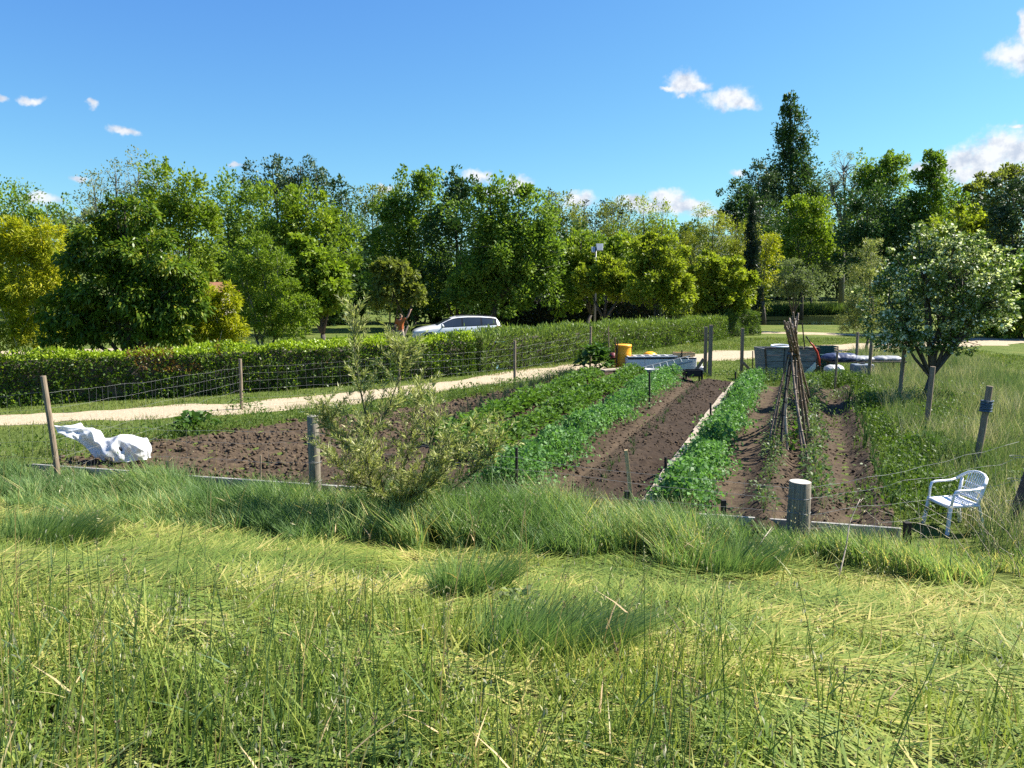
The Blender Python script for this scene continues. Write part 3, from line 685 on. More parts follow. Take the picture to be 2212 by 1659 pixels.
def build_trees():
    gw = 'trees of the wood behind the gardens'
    def T(name, label, cat, base, lobes, d, *a, **k):
        if k.get('group') == gw and base < 1580 and max(l[1]+l[3] for l in lobes) < 665:      # boughs down to the ground
            lobes = lobes+[(base-26, 625, 62, 52), (base+34, 640, 60, 48)]
        return tree(name, label, cat, base, lobes, d, *a, **k)
    # far row, reaching the skyline
    T('broadleaf_tree', 'mid-green tree with ragged top beyond the yellow bamboo', 'tree', 40, [(30, 490, 70, 75), (105, 500, 60, 68), (-40, 480, 60, 60)], 62, 'ash', .28, 9000, group=gw, spires=8)
    T('poplar_tree', 'feathery pale grey-green tree with sky showing through its open crown', 'tree', 255, [(205, 425, 44, 44), (250, 390, 26, 40), (300, 385, 36, 42), (340, 392, 26, 30), (240, 470, 60, 50), (300, 460, 45, 50)], 72, 'pale', .24, 5200, clump=.34, inner=.08, bark='bark_pale', trunk=.2, twigs=10, group=gw)
    T('ash_tree', 'bright green upright tree rising beside the feathery pale tree', 'tree', 385, [(365, 440, 52, 72), (415, 465, 45, 70), (400, 530, 80, 70), (330, 500, 60, 70)], 50, 'ash_bright', .26, 11000, up=1.5, spires=18, group=gw)
    T('ash_tree', 'darker green tree with shoots on top, standing left of the round grey-green pine', 'tree', 505, [(490, 455, 55, 62), (540, 480, 50, 66), (510, 560, 80, 80)], 58, 'ash', .28, 10000, up=1.4, spires=16, group=gw)
    T('pine_tree', 'broad round-topped grey-green pine on the skyline', 'tree', 630, [(590, 392, 55, 42), (650, 388, 50, 36), (685, 410, 40, 36), (560, 420, 40, 36), (630, 430, 80, 40)], 82, 'pine', .30, 9000, clump=.26, trunk=.3, group=gw)
    T('broadleaf_tree', 'leafy tree with yellow-green upper boughs in front of the round pine', 'tree', 660, [(600, 480, 55, 60), (665, 468, 60, 55), (690, 560, 85, 80), (610, 570, 65, 70)], 47, 'ash_bright', .25, 13000, up=1.3, spires=14, group=gw)
    T('spruce_tree', 'dark narrow tree with a spiky top right of the round pine', 'tree', 745, [(738, 430, 20, 34), (748, 475, 38, 50), (750, 560, 60, 80)], 64, 'dark', .26, 6500, up=1.3, spires=6, group=gw)
    T('broadleaf_tree', 'low domed olive-brown tree on the skyline between two ashes', 'tree', 815, [(805, 430, 42, 30), (840, 440, 40, 30), (815, 490, 60, 50)], 78, 'olive', .28, 5000, clump=.26, group=gw)
    T('ash_tree', 'tall dense ash with pointed shoots left of the largest ash', 'tree', 890, [(880, 455, 52, 66), (930, 450, 40, 58), (860, 520, 55, 70), (905, 570, 70, 80)], 53, 'ash', .27, 13000, up=1.4, spires=22, group=gw)
    T('ash_tree', 'slender dark ash with twin leaf spires standing above the others', 'tree', 985, [(985, 420, 22, 42), (1000, 470, 50, 66), (985, 550, 66, 80)], 51, 'dark', .26, 9000, up=1.4, spires=8, group=gw)
    T('ash_tree', 'largest dense ash, sunlit along its spreading crown behind the white car', 'tree', 1060, [(1060, 470, 62, 66), (1120, 475, 58, 62), (1085, 550, 85, 72), (1135, 590, 66, 58), (1040, 600, 60, 50), (1165, 560, 40, 60)], 46, 'ash', .24, 22000, up=1.2, trunk=.22, h0=1.9, spires=18, group=gw)
    T('broadleaf_tree', 'brownish-green tree with layered boughs beside the spruces', 'tree', 1205, [(1200, 460, 36, 45), (1190, 520, 45, 55), (1225, 500, 36, 45)], 70, 'olive', .28, 5200, group=gw)
    for u, v, l in ((1187, 408, 'dark spruce tip showing above the brownish tree'), (1242, 446, 'short dark spruce in the gap beside the brownish tree'), (1262, 436, 'taller dark spruce in the gap beside the brownish tree')):
        T('spruce_tree', l, 'tree', u, [(u, v+16, 6, 18), (u, v+50, 14, 30), (u, v+110, 24, 55)], 84, 'conifer', .30, 2500, clump=.5, group=gw)
    T('pine_tree', 'dark flat-topped cedar showing behind the olive-green willows', 'tree', 1325, [(1310, 450, 26, 14), (1345, 455, 22, 12), (1320, 475, 50, 18), (1330, 510, 40, 30)], 90, 'conifer', .32, 4200, group=gw)
    T('willow_tree', 'olive-green willow with upright shoots beneath the dark cedar', 'tree', 1300, [(1285, 495, 44, 44), (1335, 490, 36, 42), (1300, 550, 62, 50)], 66, 'olive', .25, 8000, up=1.5, spires=12, wratio=.4, group=gw)
    T('willow_tree', 'airy light green tree with thin upright shoots against the low clouds', 'tree', 1410, [(1390, 480, 30, 42), (1432, 485, 28, 38), (1405, 540, 50, 50)], 68, 'mulberry', .23, 5200, up=1.6, spires=16, inner=.12, wratio=.4, group=gw)
    T('broadleaf_tree', 'bright green tree directly behind the floodlight pole', 'tree', 1265, [(1255, 555, 48, 48), (1300, 585, 52, 50), (1245, 620, 45, 50), (1330, 560, 40, 40)], 49, 'ash_bright', .24, 10000, spires=10, group=gw)
    T('willow_tree', 'weeping yellow-green willow beside the tall cypress', 'tree', 1550, [(1540, 505, 62, 50), (1480, 540, 42, 46), (1590, 525, 46, 50), (1550, 570, 80, 60)], 60, 'willowy', .24, 12000, wratio=.3, droop=.5, group=gw)
    T('willow_tree', 'small golden-yellow willow right of the tall cypress', 'tree', 1655, [(1655, 540, 34, 34), (1640, 590, 40, 50)], 58, 'yellow', .2, 4200, wratio=.35, droop=.4, group=gw)
    T('broadleaf_tree', 'dark evergreen at the foot of the tall poplar', 'tree', 1600, [(1595, 425, 30, 32), (1590, 470, 34, 40), (1640, 480, 50, 60)], 88, 'dark', .34, 5200, group=gw)
    T('broadleaf_tree', 'grey-green tree half hidden by the tall poplar', 'tree', 1640, [(1632, 385, 28, 30), (1645, 425, 36, 40), (1650, 480, 50, 50)], 92, 'pine', .34, 4800, group=gw)
    T('poplar_tree', 'tall narrow poplar towering over every other tree', 'tree', 1708, [(1706, 238, 15, 26), (1708, 285, 26, 40), (1712, 340, 35, 50), (1708, 400, 50, 56), (1710, 460, 58, 60)], 95, 'dark', .36, 13000, clump=.3, up=1.7, trunk=.35, spires=14, tintb=.12, group=gw)
    T('broadleaf_tree', 'almost bare pale tree with fine branches right of the tall poplar', 'tree', 1820, [(1822, 375, 36, 40), (1795, 410, 26, 36), (1845, 400, 30, 40), (1815, 440, 36, 36)], 84, 'pale', .17, 2000, inner=.05, bark='bark_pale', twigs=22, trunk=.28, group=gw)
    T('ash_tree', 'rounded green ash right of the bare pale tree', 'tree', 1905, [(1890, 385, 44, 46), (1930, 400, 36, 46), (1895, 440, 60, 50)], 80, 'ash', .32, 8000, spires=10, group=gw)
    T('broadleaf_tree', 'deep green bushy tree below the rounded ash', 'tree', 1890, [(1870, 480, 60, 56), (1930, 500, 56, 60), (1880, 560, 70, 60)], 62, 'dark', .28, 9500, up=1.3, tintb=.1, spires=8, group=gw)
    T('broadleaf_tree', 'fresh green tree below the tall poplar', 'tree', 1735, [(1720, 480, 36, 40), (1755, 490, 42, 44), (1735, 540, 60, 50)], 68, 'ash_bright', .26, 8000, up=1.3, spires=10, group=gw)
    T('broadleaf_tree', 'grey-green tree across the pond, lowest branches over the lawn', 'tree', 1755, [(1745, 545, 44, 46), (1785, 560, 36, 50), (1755, 590, 55, 45)], 82, 'grey_green', .26, 8000, h0=1.5, group=gw, tintb=-.1)
    T('ash_tree', 'slim dark green tree rising to a point before the large white cloud', 'tree', 2010, [(2018, 375, 24, 36), (2010, 420, 40, 44), (2020, 480, 62, 56)], 62, 'ash', .28, 8000, up=1.4, spires=10, group=gw, tintb=-.1)
    T('broadleaf_tree', 'broad olive-green trees crown on the rising ground under the white cloud', 'tree', 2120, [(2090, 450, 55, 42), (2150, 425, 55, 42), (2195, 400, 45, 46), (2140, 490, 80, 50)], 74, 'olive', .3, 10000, group=gw)
    T('broadleaf_tree', 'shaded grey-brown thicket tree at the frame edge beside the silver poplar', 'tree', 2195, [(2185, 450, 40, 60), (2215, 520, 50, 80), (2160, 500, 36, 50), (2200, 600, 50, 70)], 46, 'pine', .2, 9500, group=gw, tintb=-.15)
    T('broadleaf_tree', 'green bushy tree right behind the silver poplar crown', 'tree', 2085, [(2070, 510, 56, 50), (2120, 540, 56, 60), (2040, 560, 50, 50)], 48, 'mulberry', .24, 9000, group=gw)
    # backing trees that close the gaps under the skyline
    for k, (u, v, d, s) in enumerate(((180, 560, 78, 1), (330, 590, 66, 0), (470, 610, 70, 2), (780, 590, 62, 2), (930, 640, 60, 2), (1030, 640, 56, 2), (1190, 600, 62, 2), (1370, 580, 78, 0), (1460, 590, 76, 2), (1600, 600, 84, 2), (1690, 560, 100, 1), (1810, 540, 98, 2), (1960, 560, 90, 2), (2060, 600, 70, 2), (570, 600, 66, 2), (690, 650, 58, 2), (1680, 610, 96, 2), (1850, 600, 96, 1), (40, 600, 60, 2), (2150, 640, 50, 2), (2215, 650, 44, 0), (2090, 640, 62, 2))):
        T('shade_tree', 'deep shaded low tree filling the wood between the trunks', 'tree', u, [(u-40, v-20, 66, 64), (u+40, v-30, 66, 70), (u, v+35, 84, 55)], d, ('ash', 'grey_green', 'dark')[s], .34, 4800, group='shaded low trees inside the wood')
    # middle row
    T('mulberry_tree', 'low yellow-green mulberry under the floodlight, nearest the dark hedge', 'tree', 1300, [(1270, 610, 34, 36), (1318, 598, 42, 40), (1345, 625, 36, 30)], 44, 'mulberry', .17, 9500, clump=.26, h0=1.0, group='clipped mulberries along the hedge')
    T('mulberry_tree', 'tallest yellow-green mulberry, middle of the three by the hedge', 'tree', 1420, [(1400, 555, 44, 46), (1440, 570, 48, 50), (1415, 625, 66, 50), (1465, 635, 40, 36)], 42, 'mulberry', .17, 14000, clump=.24, h0=.8, group='clipped mulberries along the hedge')
    T('mulberry_tree', 'broad mulberry beside the tall cypress and oleander bush', 'tree', 1560, [(1530, 590, 40, 40), (1575, 598, 44, 42), (1550, 640, 60, 36), (1605, 630, 36, 36)], 45, 'mulberry', .18, 12000, clump=.24, h0=.8, group='clipped mulberries along the hedge')
    T('cypress_tree', 'slim dark columnar cypress', 'tree', 1625, [(1624, 465, 7, 36), (1625, 520, 12, 50), (1626, 580, 16, 55), (1627, 640, 18, 50)], 50, 'conifer', .16, 9000, clump=.5, up=2, inner=.5, h0=.3, wratio=.35, tintb=.1)
    T('olive_tree', 'small grey-green olive tree at the lawn behind the bean canes', 'tree', 1718, [(1715, 590, 30, 38), (1745, 612, 28, 30), (1695, 615, 26, 30), (1720, 640, 42, 24)], 50, 'grey_green', .13, 8000, clump=.34, h0=1.0, trunk=.09, wratio=.35, inner=.12)
    T('willow_tree', 'light green feathery willow next to the silver poplar', 'tree', 1880, [(1880, 560, 30, 40), (1868, 620, 46, 50), (1885, 680, 52, 50), (1850, 690, 36, 40)], 36, 'willow', .12, 12000, h0=.5, trunk=.07, wratio=.3, clump=.3, inner=.15, tintb=.02)
    # by the hedge on the far side of the track
    T('magnolia_tree', 'small open tree with several stems that the person in orange stands under', 'tree', 860, [(835, 600, 34, 34), (872, 590, 24, 26), (850, 640, 48, 30), (895, 638, 26, 22)], 37.4, 'olive', .20, 3600, clump=.3, stems=4, spread=.22, h0=1.1, trunk=.07, inner=.12, droop=.35, bark='bark', tintb=-.12)
    T('chestnut_tree', 'glossy yellow-green young chestnut tree left of the small open tree', 'tree', 695, [(650, 555, 36, 36), (690, 585, 46, 46), (722, 630, 46, 44), (690, 655, 40, 36), (640, 600, 36, 40)], 38, 'ash_bright', .22, 8000, clump=.3, droop=.3, h0=.6)
    T('locust_tree', 'fine-leaved bright green tree with pale upright branches between bamboo and chestnut', 'tree', 565, [(560, 560, 42, 56), (600, 590, 44, 56), (535, 630, 46, 60), (610, 660, 50, 50), (660, 675, 36, 40), (570, 690, 60, 40), (620, 710, 60, 34), (520, 600, 30, 50)], 33, 'ash_bright', .12, 17000, clump=.24, h0=.7, bark='bark_pale', trunk=.06, stems=3, spread=.2, wratio=.45, tintb=-.05)
    T('cherry_tree', 'big spreading cherry tree with drooping dark leaves behind the red-tipped hedge', 'tree', 265, [(270, 470, 60, 44), (225, 545, 92, 64), (320, 560, 84, 76), (255, 640, 118, 72), (350, 650, 80, 64), (170, 670, 76, 58), (270, 710, 110, 40), (150, 720, 70, 40), (360, 715, 60, 40), (400, 620, 40, 50)], 26, 'cherry', .17, 24000, clump=.24, droop=.55, h0=.5, trunk=.14, wratio=.42, depth=.7)
    def bamboo(label, u0, lob, d, n):
        r = T('bamboo_clump', label, 'bamboo', u0, lob, d, 'yellow', .17, n, clump=.26, h0=.2, trunk=.02, stems=7, spread=.35, twigs=4, bark='cane_pale', wratio=.22, up=1.3, depth=.7, droop=.25, group='yellow bamboo clumps')
    bamboo('tall yellow bamboo thicket at the end of the red-tipped hedge', 50, [(20, 530, 60, 55), (90, 525, 55, 50), (40, 600, 70, 60), (20, 690, 60, 60), (110, 600, 50, 70), (-60, 560, 60, 70), (60, 720, 90, 40)], 27.5, 19000)
    bamboo('smaller yellow bamboo clump right of the spreading cherry tree', 455, [(440, 650, 36, 34), (470, 690, 44, 46), (410, 720, 50, 36), (500, 720, 30, 34), (380, 610, 30, 50), (490, 655, 30, 34), (450, 725, 70, 30)], 28.5, 11000)
build_trees()

# ------------------------------------------------------------------ hedges
def hedge(name, label, cat, pts, depth, height, mat, leaf, dens, wr, seed, tintf, upright=.3, group=None, dip=0, bumpy=.10, core='laurel'):
    """pts: front foot line; grows away from the viewer side by depth"""
    P, W = dense([p[:2] for p in pts], [1]*len(pts), 24); Hh = np.interp(np.linspace(0, 1, len(P)), np.linspace(0, 1, len(height)), height)
    T = np.gradient(P, axis=0); T /= np.linalg.norm(T, axis=1, keepdims=True); Nb = np.stack([-T[:, 1], T[:, 0]], 1)
    s = np.concatenate([[0], np.cumsum(np.hypot(*np.diff(P, axis=0).T))]); Ltot = s[-1]
    base = P[len(P)//2]; B = np.array([base[0], base[1], tz(*base)])
    root = thing(name, label, cat, B, group=group)
    def surf(q, side, k, off):
        """q along 0..1, side: 0 front,1 top,2 back,3 end, k across 0..1"""
        x = np.interp(q*Ltot, s, P[:, 0]); y = np.interp(q*Ltot, s, P[:, 1]); h = np.interp(q*Ltot, s, Hh)
        nx = np.interp(q*Ltot, s, Nb[:, 0]); ny = np.interp(q*Ltot, s, Nb[:, 1])
        return x, y, h, nx, ny
    # dark woody core
    ns = len(P); sec = [(.18, .05), (.14, .5), (.16, .84), (.30, .9), (.7, .9), (.84, .84), (.86, .5), (.82, .05)]
    V = []
    for i in range(ns):
        e = min(1, min(s[i], Ltot-s[i])/.25+.05)
        for a, b in sec:
            a2 = .5+(a-.5)*e
            V.append((P[i, 0]+Nb[i, 0]*a2*depth-B[0], P[i, 1]+Nb[i, 1]*a2*depth-B[1], terrain(P[i, 0], P[i, 1])+Hh[i]*b*(.7+.3*e)-B[2]))
    m = len(sec); Fs = [(i*m+k, i*m+(k+1) % m, (i+1)*m+(k+1) % m, (i+1)*m+k) for i in range(ns-1) for k in range(m)]
    g = MB(); g.add(V, Fs); me = g.mesh('branches'); link_mesh('branches', me, M['bark'], root)
    area = Ltot*(2*Hh.mean()+depth)+2*depth*Hh.mean(); n = int(area*dens)
    u = rng.uniform(0, 1, n); q = rng.uniform(0, 1, n); per = 2*Hh.mean()+depth
    w = u*per; hm = Hh.mean()
    side = np.where(w < hm, 0, np.where(w < hm+depth, 1, 2)); k = np.where(side == 0, w/hm, np.where(side == 1, (w-hm)/depth, 1-(w-hm-depth)/hm))
    ne = int(2*depth*hm*dens); q[:ne] = rng.choice([0, 1], ne); 
    x, y, h, nx, ny = surf(q, side, k, 0)
    tx, ty = ny, -nx
    jut = (fbm(q*Ltot*1.3, k*2.2+side*7, seed, 3)-.47)*bumpy*4
    inn = rng.exponential(.07, n)-.02-jut
    a = np.where(side == 0, inn, np.where(side == 1, k*depth, depth-inn)); b = np.where(side == 1, h-inn+rng.exponential(.03, n)*upright*2, k*h)
    # rounded shoulders
    rr = .16; cornerf = np.clip((b-(h-rr))/rr, 0, 1); a = np.where(side == 0, a+rr*.5*cornerf**2, np.where(side == 2, a-rr*.5*cornerf**2, a))
    eo = np.zeros(n); 
    if ne: a[:ne] = rng.uniform(0, depth, ne); b[:ne] = rng.uniform(0, 1, ne)*h[:ne]; eo[:ne] = (rng.exponential(.06, ne))*np.where(q[:ne] < .5, 1, -1)
    X = x+nx*a+tx*eo; Y = y+ny*a+ty*eo; Z = terrain(x, y)+b
    out = np.stack([np.where(side == 0, -nx, np.where(side == 2, nx, 0)), np.where(side == 0, -ny, np.where(side == 2, ny, 0)), np.where(side == 1, 1, 0.15)], 1)
    D = out*.5+rng.normal(0, .6, (n, 3)); D[:, 2] += upright
    nr = out+rng.normal(0, .55, (n, 3)); nr[:, 2] += .35
    tint = tintf(q*Ltot, b/h, side, n)
    sz = leaf*rng.uniform(.7, 1.3, n)
    lv = Leaves().leaves(np.stack([X, Y, Z], 1)-B, D, sz, sz*wr, tint, nrm=nr)
    link_mesh('leaves', lv.mesh('leaves'), M[mat], root); return root
def t_photinia(l, b, side, n):
    red = (fbm(l*.6, b*.9, 83, 3) > .48) & (b > .55) & (fbm(l*.22+3, b*0, 85, 2) > .36)
    t = np.clip(.22+.12*(b)+rng.normal(0, .10, n), 0, .48)
    t = np.where(((side == 1) | (b > .93)) & (fbm(l*.8, b*3, 87, 3)+rng.normal(0, .08, n) > .36), np.clip(.87+rng.normal(0, .08, n), .76, 1), t)
    t = np.where((rng.uniform(0, 1, n) < .10) & (side == 0), .84, t)
    red2 = red & (rng.uniform(0, 1, n) < .55)
    return np.where(red2, rng.uniform(.6, .69, n), t)
def t_ole(l, b, side, n): return np.clip(.40+.25*b+rng.normal(0, .2, n), 0, 1)
hedge('photinia_hedge', 'clipped hedge with red-brown tips and a lime-green top beside the track', 'hedge', [(-24, 14.4), (-18, 16.8), (-12.8, 19.4), (-8.6, 21.4), (-4.4, 23.9), (-1.2, 26.5)], 1.15, [1.25, 1.25, 1.27, 1.30, 1.28], 'photinia', .085, 950, .55, 82, t_photinia, .3, bumpy=.15)
hedge('oleander_hedge', 'loose oleander hedge with long narrow leaves in front of the white car', 'hedge', [(-1.0, 26.7), (2.1, 30.3), (6.0, 35.8), (9.8, 40.6), (12.2, 43.4)], 1.5, [1.24, 1.26, 1.16, 1.06, 1.1], 'oleander', .15, 640, .24, 92, t_ole, .8, bumpy=.12)
hedge('oleander_bush', 'taller rounded dark oleander bush at the far end of the oleander hedge', 'bush', [(12.1, 43.7), (13.4, 45.0), (15.0, 46.6)], 2.0, [1.2, 1.6, 1.3], 'oleander', .16, 620, .24, 95, lambda l, b, s, n: np.clip(.28+.2*b+rng.normal(0, .18, n), 0, 1), .7, bumpy=.25)
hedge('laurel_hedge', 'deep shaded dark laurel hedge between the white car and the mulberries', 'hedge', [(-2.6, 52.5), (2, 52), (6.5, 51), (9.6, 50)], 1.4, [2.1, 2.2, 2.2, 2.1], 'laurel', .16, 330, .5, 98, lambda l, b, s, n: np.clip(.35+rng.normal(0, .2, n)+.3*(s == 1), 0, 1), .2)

# ------------------------------------------------------------------ silver poplar and willow sapling
tree('silver_poplar', 'silver-leaved poplar with a leaning trunk on the meadow beside the plot', 'tree', 2016,
     [(2000, 590, 100, 70), (2100, 600, 80, 70), (1920, 650, 70, 70), (2040, 680, 130, 66), (1950, 715, 80, 50), (2100, 690, 70, 50), (2060, 540, 66, 50), (2150, 650, 50, 56), (2170, 600, 36, 60), (1955, 740, 50, 36), (2060, 745, 70, 32), (1985, 525, 36, 40)], 19.6, 'silver', .08, 21000, clump=.22, h0=.75, trunk=.085, bark='bark', wratio=.75, depth=.8, inner=.08, hollow=.4, twigs=12, droop=.1, tintb=.06, tsig=.36)
def build_willow():
    bx, by = gp(852, 1165); B = np.array([bx, by, tz(bx, by)])
    root = thing('willow_sapling', 'young pale willow growing in the tall grass by the plot edge', 'tree', B)
    def lp(u, v, dy=0): return Vector(at(u, v, by+dy)-B)
    g = MB(); L = Leaves()
    fork = lp(852, 1098)
    g.tube([(0, 0, -.1), lp(850, 1130), fork], [.035, .03, .028], 8)
    mains = [[fork, lp(828, 1060), lp(808, 990, .05), lp(795, 920, .1), lp(778, 840, .1), lp(766, 760, .1), lp(762, 690, .1)],
             [fork, lp(880, 1080, -.1), lp(930, 1050, -.25), lp(980, 1000, -.35), (lp(1020, 930, -.4))],
             [lp(815, 1010), lp(770, 985, .15), lp(720, 930, .3), lp(695, 890, .35)],
             [lp(800, 945), lp(840, 880, .2), lp(868, 800, .3), lp(872, 760, .3)],
             [lp(900, 1070, -.15), lp(930, 960, .15), lp(948, 880, .3)],
             [fork, lp(870, 1020, .35), lp(890, 930, .5), lp(905, 850, .5)],
             [lp(828, 1060), lp(760, 1040, -.3), lp(730, 1000, -.4)],
             [lp(860, 1090), lp(950, 1075, .3), lp(1040, 1010, .4), lp(1070, 960, .4)],
             [fork, lp(800, 1050, -.45), lp(790, 960, -.6)], [fork, lp(910, 1060, -.5), lp(960, 980, -.6)]]
    segs = []
    for i, m in enumerate(mains):
        r0 = .022 if i == 0 else .013; k = len(m); g.tube(m, [r0*(1-.8*j/(k-1)) for j in range(k)], 6)
        for j in range(k-1): segs.append((m[j], m[j+1], i, j))
    twig_pts = []
    for q in range(500):
        a, b, i, j = random.choice(segs)
        if i == 0 and j < 2 and random.random() < .6: continue
        if i in (0, 3) and random.random() < .25: continue
        p = a.lerp(b, random.random()); ax = (b-a).normalized()
        d = (ax*.5+Vector((random.gauss(0, .75), random.gauss(0, .75), random.gauss(.45, .35)))).normalized()
        ln = random.uniform(.18, .52)*(.75 if i in (0, 3) and j > 3 else 1)
        e = p+d*ln+Vector((0, 0, .04)); mid = p.lerp(e, .5)+Vector((0, 0, .03))
        g.tube([p, mid, e], [.0045, .003, .0015], 4, cap=False); twig_pts.append((p, mid, e, ln))
    for i in (0, 3, 1, 2):   # leading shoots
        m = mains[i]; twig_pts.append((m[-2], m[-2].lerp(m[-1], .5), m[-1], .6)); twig_pts.append((m[-1], m[-1]+Vector((0, .01, .06)), m[-1]+Vector((.02, 0, .14)), .3))
    P = []; D = []; T = []
    for p, m, e, ln in twig_pts:
        k = int(ln*120)
        for _ in range(k):
            t = random.uniform(.08, 1.02); c = (p.lerp(m, t*2) if t < .5 else m.lerp(e, t*2-1)); ax = (e-p).normalized()
            s = Vector((random.gauss(0, 1), random.gauss(0, 1), random.gauss(0, 1))); s = (s-ax*s.dot(ax)).normalized()
            P.append(c); D.append(ax*.75+s*.75+Vector((0, 0, .12))); T.append(random.gauss(.55, .22)+(.3 if random.random() < .13 else 0))
    P = np.array(P); D = np.array(D); n = len(P); sz = .074*rng.uniform(.55, 1.35, n)
    L.leaves(P, D, sz, sz*.175, np.array(T))
    g.build('trunk', M['twig'], root, smooth=True); link_mesh('crown', L.mesh('crown'), M['willow'], root)
build_willow()
# ------------------------------------------------------------------ grass
def scatter(n, x0, x1, y0, y1, cond):
    X = rng.uniform(x0, x1, n); Y = rng.uniform(y0, y1, n); k = cond(X, Y); return X[k], Y[k]
def P3(x, y, dz=0): return np.stack([x, y, terrain(x, y)+dz], 1)
def build_grass():
    # cut grass lying on the bank
    def mown(x, y):
        t = edge_y(x)-y; return (np.abs(x) < 1.5+y*.78) & (t > 1.1) & (rng.uniform(0, 1, len(x)) < .5+.5*sstep(1.1, 2.2, t))
    x, y = scatter(190000, -10, 10, 1.6, 12, mown); w = rng.uniform(0, 1, len(x)) < np.clip(6/(y+1), .35, 1); x, y = x[w], y[w]; n = len(x)
    dirf = fbm(x*.9, y*.9, 101)*4*pi; a = dirf+rng.normal(0, .9, n); L = rng.uniform(.12, .40, n)
    tint = np.clip(.43+(fbm(x*1.1, y*1.1, 103)-.47)*1.5+rng.normal(0, .26, n)+.14*sstep(.8, 4.5, x), 0, .93)
    pile = np.clip(fbm(x*1.6, y*1.6, 105)-.35, 0, 1)*.25
    g = Leaves().blades(P3(x, y, 0)+np.stack([0*x, 0*x, rng.uniform(0, 1, n)*(pile+.03)], 1), rng.normal(.015, .035, n), rng.uniform(.006, .013, n)*(1+.05*y), np.stack([np.cos(a)*L, np.sin(a)*L], 1), tint, curve=1.0, ang=a+pi/2+rng.normal(0, .4, n))
    o = link_mesh('cut_grass', g.mesh('cut_grass'), M['grass_cut']); setp(o, 'cut yellow-green grass lying on the sloping bank', 'grass', kind='stuff')
    # short standing stubble on the bank
    x, y = scatter(130000, -9, 9, 1.6, 11, lambda x, y: (np.abs(x) < 1.3+y*.78) & (edge_y(x)-y > 1.2) & (fbm(x*1.3, y*1.3, 107) > .40+.14*sstep(3, 6, y)-.1*(x < -1)*(y < 5)+.10*(x > .25*y)))
    n = len(x); H = rng.uniform(.05, .19, n)*(1.75-.95*sstep(2.5, 5.5, y)); a = rng.uniform(0, 2*pi, n)
    tint = np.clip(.40+rng.normal(0, .2, n)+(fbm(x*.8, y*.8, 109)-.5)*.8, 0, 1)
    g = Leaves().blades(P3(x, y, -.01), H, rng.uniform(.005, .0095, n)*(1+.05*y), np.stack([np.cos(a), np.sin(a)], 1)*(H*rng.uniform(.1, .8, n))[:, None], tint)
    o = link_mesh('stubble_grass', g.mesh('stubble_grass'), M['grass_cut']); setp(o, 'short standing stubble between the cut grass of the bank', 'grass', kind='stuff')
    # tall blue-green grass along the near fence
    def band(x, y):
        t = edge_y(x)-y; w = np.where(x < -2, 2.7, np.where(x < 2.2, 2.4, 1.5))+(fbm(x*.9, y*0, 111)-.5)*1.6
        return (t > -.02) & (t < w) & (fbm(x*1.7, y*1.7, 113) > .36+.2*sstep(.6, 1, t/w)) & (np.abs(x) < 1+y*.76)
    x, y = scatter(190000, -9.5, 8, 6.6, 13.0, band); n = len(x); t = edge_y(x)-y
    vig = fbm(x*.8, y*.8, 115); H = (.14+.85*vig**1.6)*rng.uniform(.6, 1.25, n)*np.where(x > 2.2, .62, 1)*(1-.25*sstep(1.4, 2.6, t))*(.55+.45*sstep(.1, .7, t))
    bend = fbm(x*.7, y*.7, 117)*2*pi*1.2+np.where(x < -3, -.3, .3); ll = H*rng.uniform(.2, .95, n); a = bend+rng.normal(0, 1.3, n)
    tint = np.clip(.40+rng.normal(0, .24, n)+(fbm(x*.8, y*.8, 119)-.47)*1.5+.12*(x > 2), 0, 1)
    g = Leaves().blades(P3(x, y, -.01), H, rng.uniform(.009, .017, n), np.stack([np.cos(a)*ll, np.sin(a)*ll], 1), tint+.04*(x > 2.4), curve=1.9)
    o = link_mesh('tall_grass', g.mesh('tall_grass'), M['grass_tall']); setp(o, 'tall uncut blue-green grass along the near edge of the plot', 'grass', kind='stuff')
    # meadow grass beside the right-hand fence
    def mead(x, y):
        s, t = xy_st(x, y); return (s > 2.0-.25*(t > 16)) & (s < 9.5) & ~on_path(x, y, .1) & (fbm(x*.8, y*.8, 121) > .30) & (edge_y(x)-.3 < y) & (rng.uniform(0, 1, len(x)) < np.clip(1.25-(s-4.2)*.32, .10, 1))
    x, y = scatter(200000, 4, 24, 8, 33, mead); n = len(x); s, t = xy_st(x, y); fade = np.clip(1-(s-4.6)/3.5, .12, 1)
    H = (.25+.55*fbm(x*.9, y*.9, 123))*rng.uniform(.5, 1.3, n)*fade; a = rng.uniform(0, 2*pi, n); ll = H*rng.uniform(.1, .6, n)
    tint = np.clip(.26+rng.normal(0, .30, n)+(fbm(x*.9, y*.9, 125)-.47)*2.2-.25*(1-fade), 0, 1)
    g = Leaves().blades(P3(x, y, -.01), H, rng.uniform(.007, .013, n), np.stack([np.cos(a)*ll, np.sin(a)*ll], 1), tint, curve=1.8)
    o = link_mesh('meadow_grass', g.mesh('meadow_grass'), M['grass_dry']); setp(o, 'tall half-dry meadow grass outside the fence around the silver poplar', 'grass', kind='stuff')
    # lawn blades along the track
    def lawn(x, y): return ~in_poly(x, y, SOIL) & ~on_path(x, y, -.12) & (y > edge_y(x)+.1) & (xy_st(x, y)[0] < 2.2+9*(y > 26)) & (np.abs(x) < 2+y*.72)
    x, y = scatter(260000, -16, 22, 9, 44, lawn); n = len(x); near = on_path(x, y, .35)
    H = rng.uniform(.03, .085, n)*(1+.9*(fbm(x*1.3, y*1.3, 127) > .56)); a = rng.uniform(0, 2*pi, n); ll = H*rng.uniform(.1, .9, n)
    tint = np.clip(.40+rng.normal(0, .2, n)+(fbm(x*.8, y*.8, 129)-.47)*.9+.25*near, 0, 1)
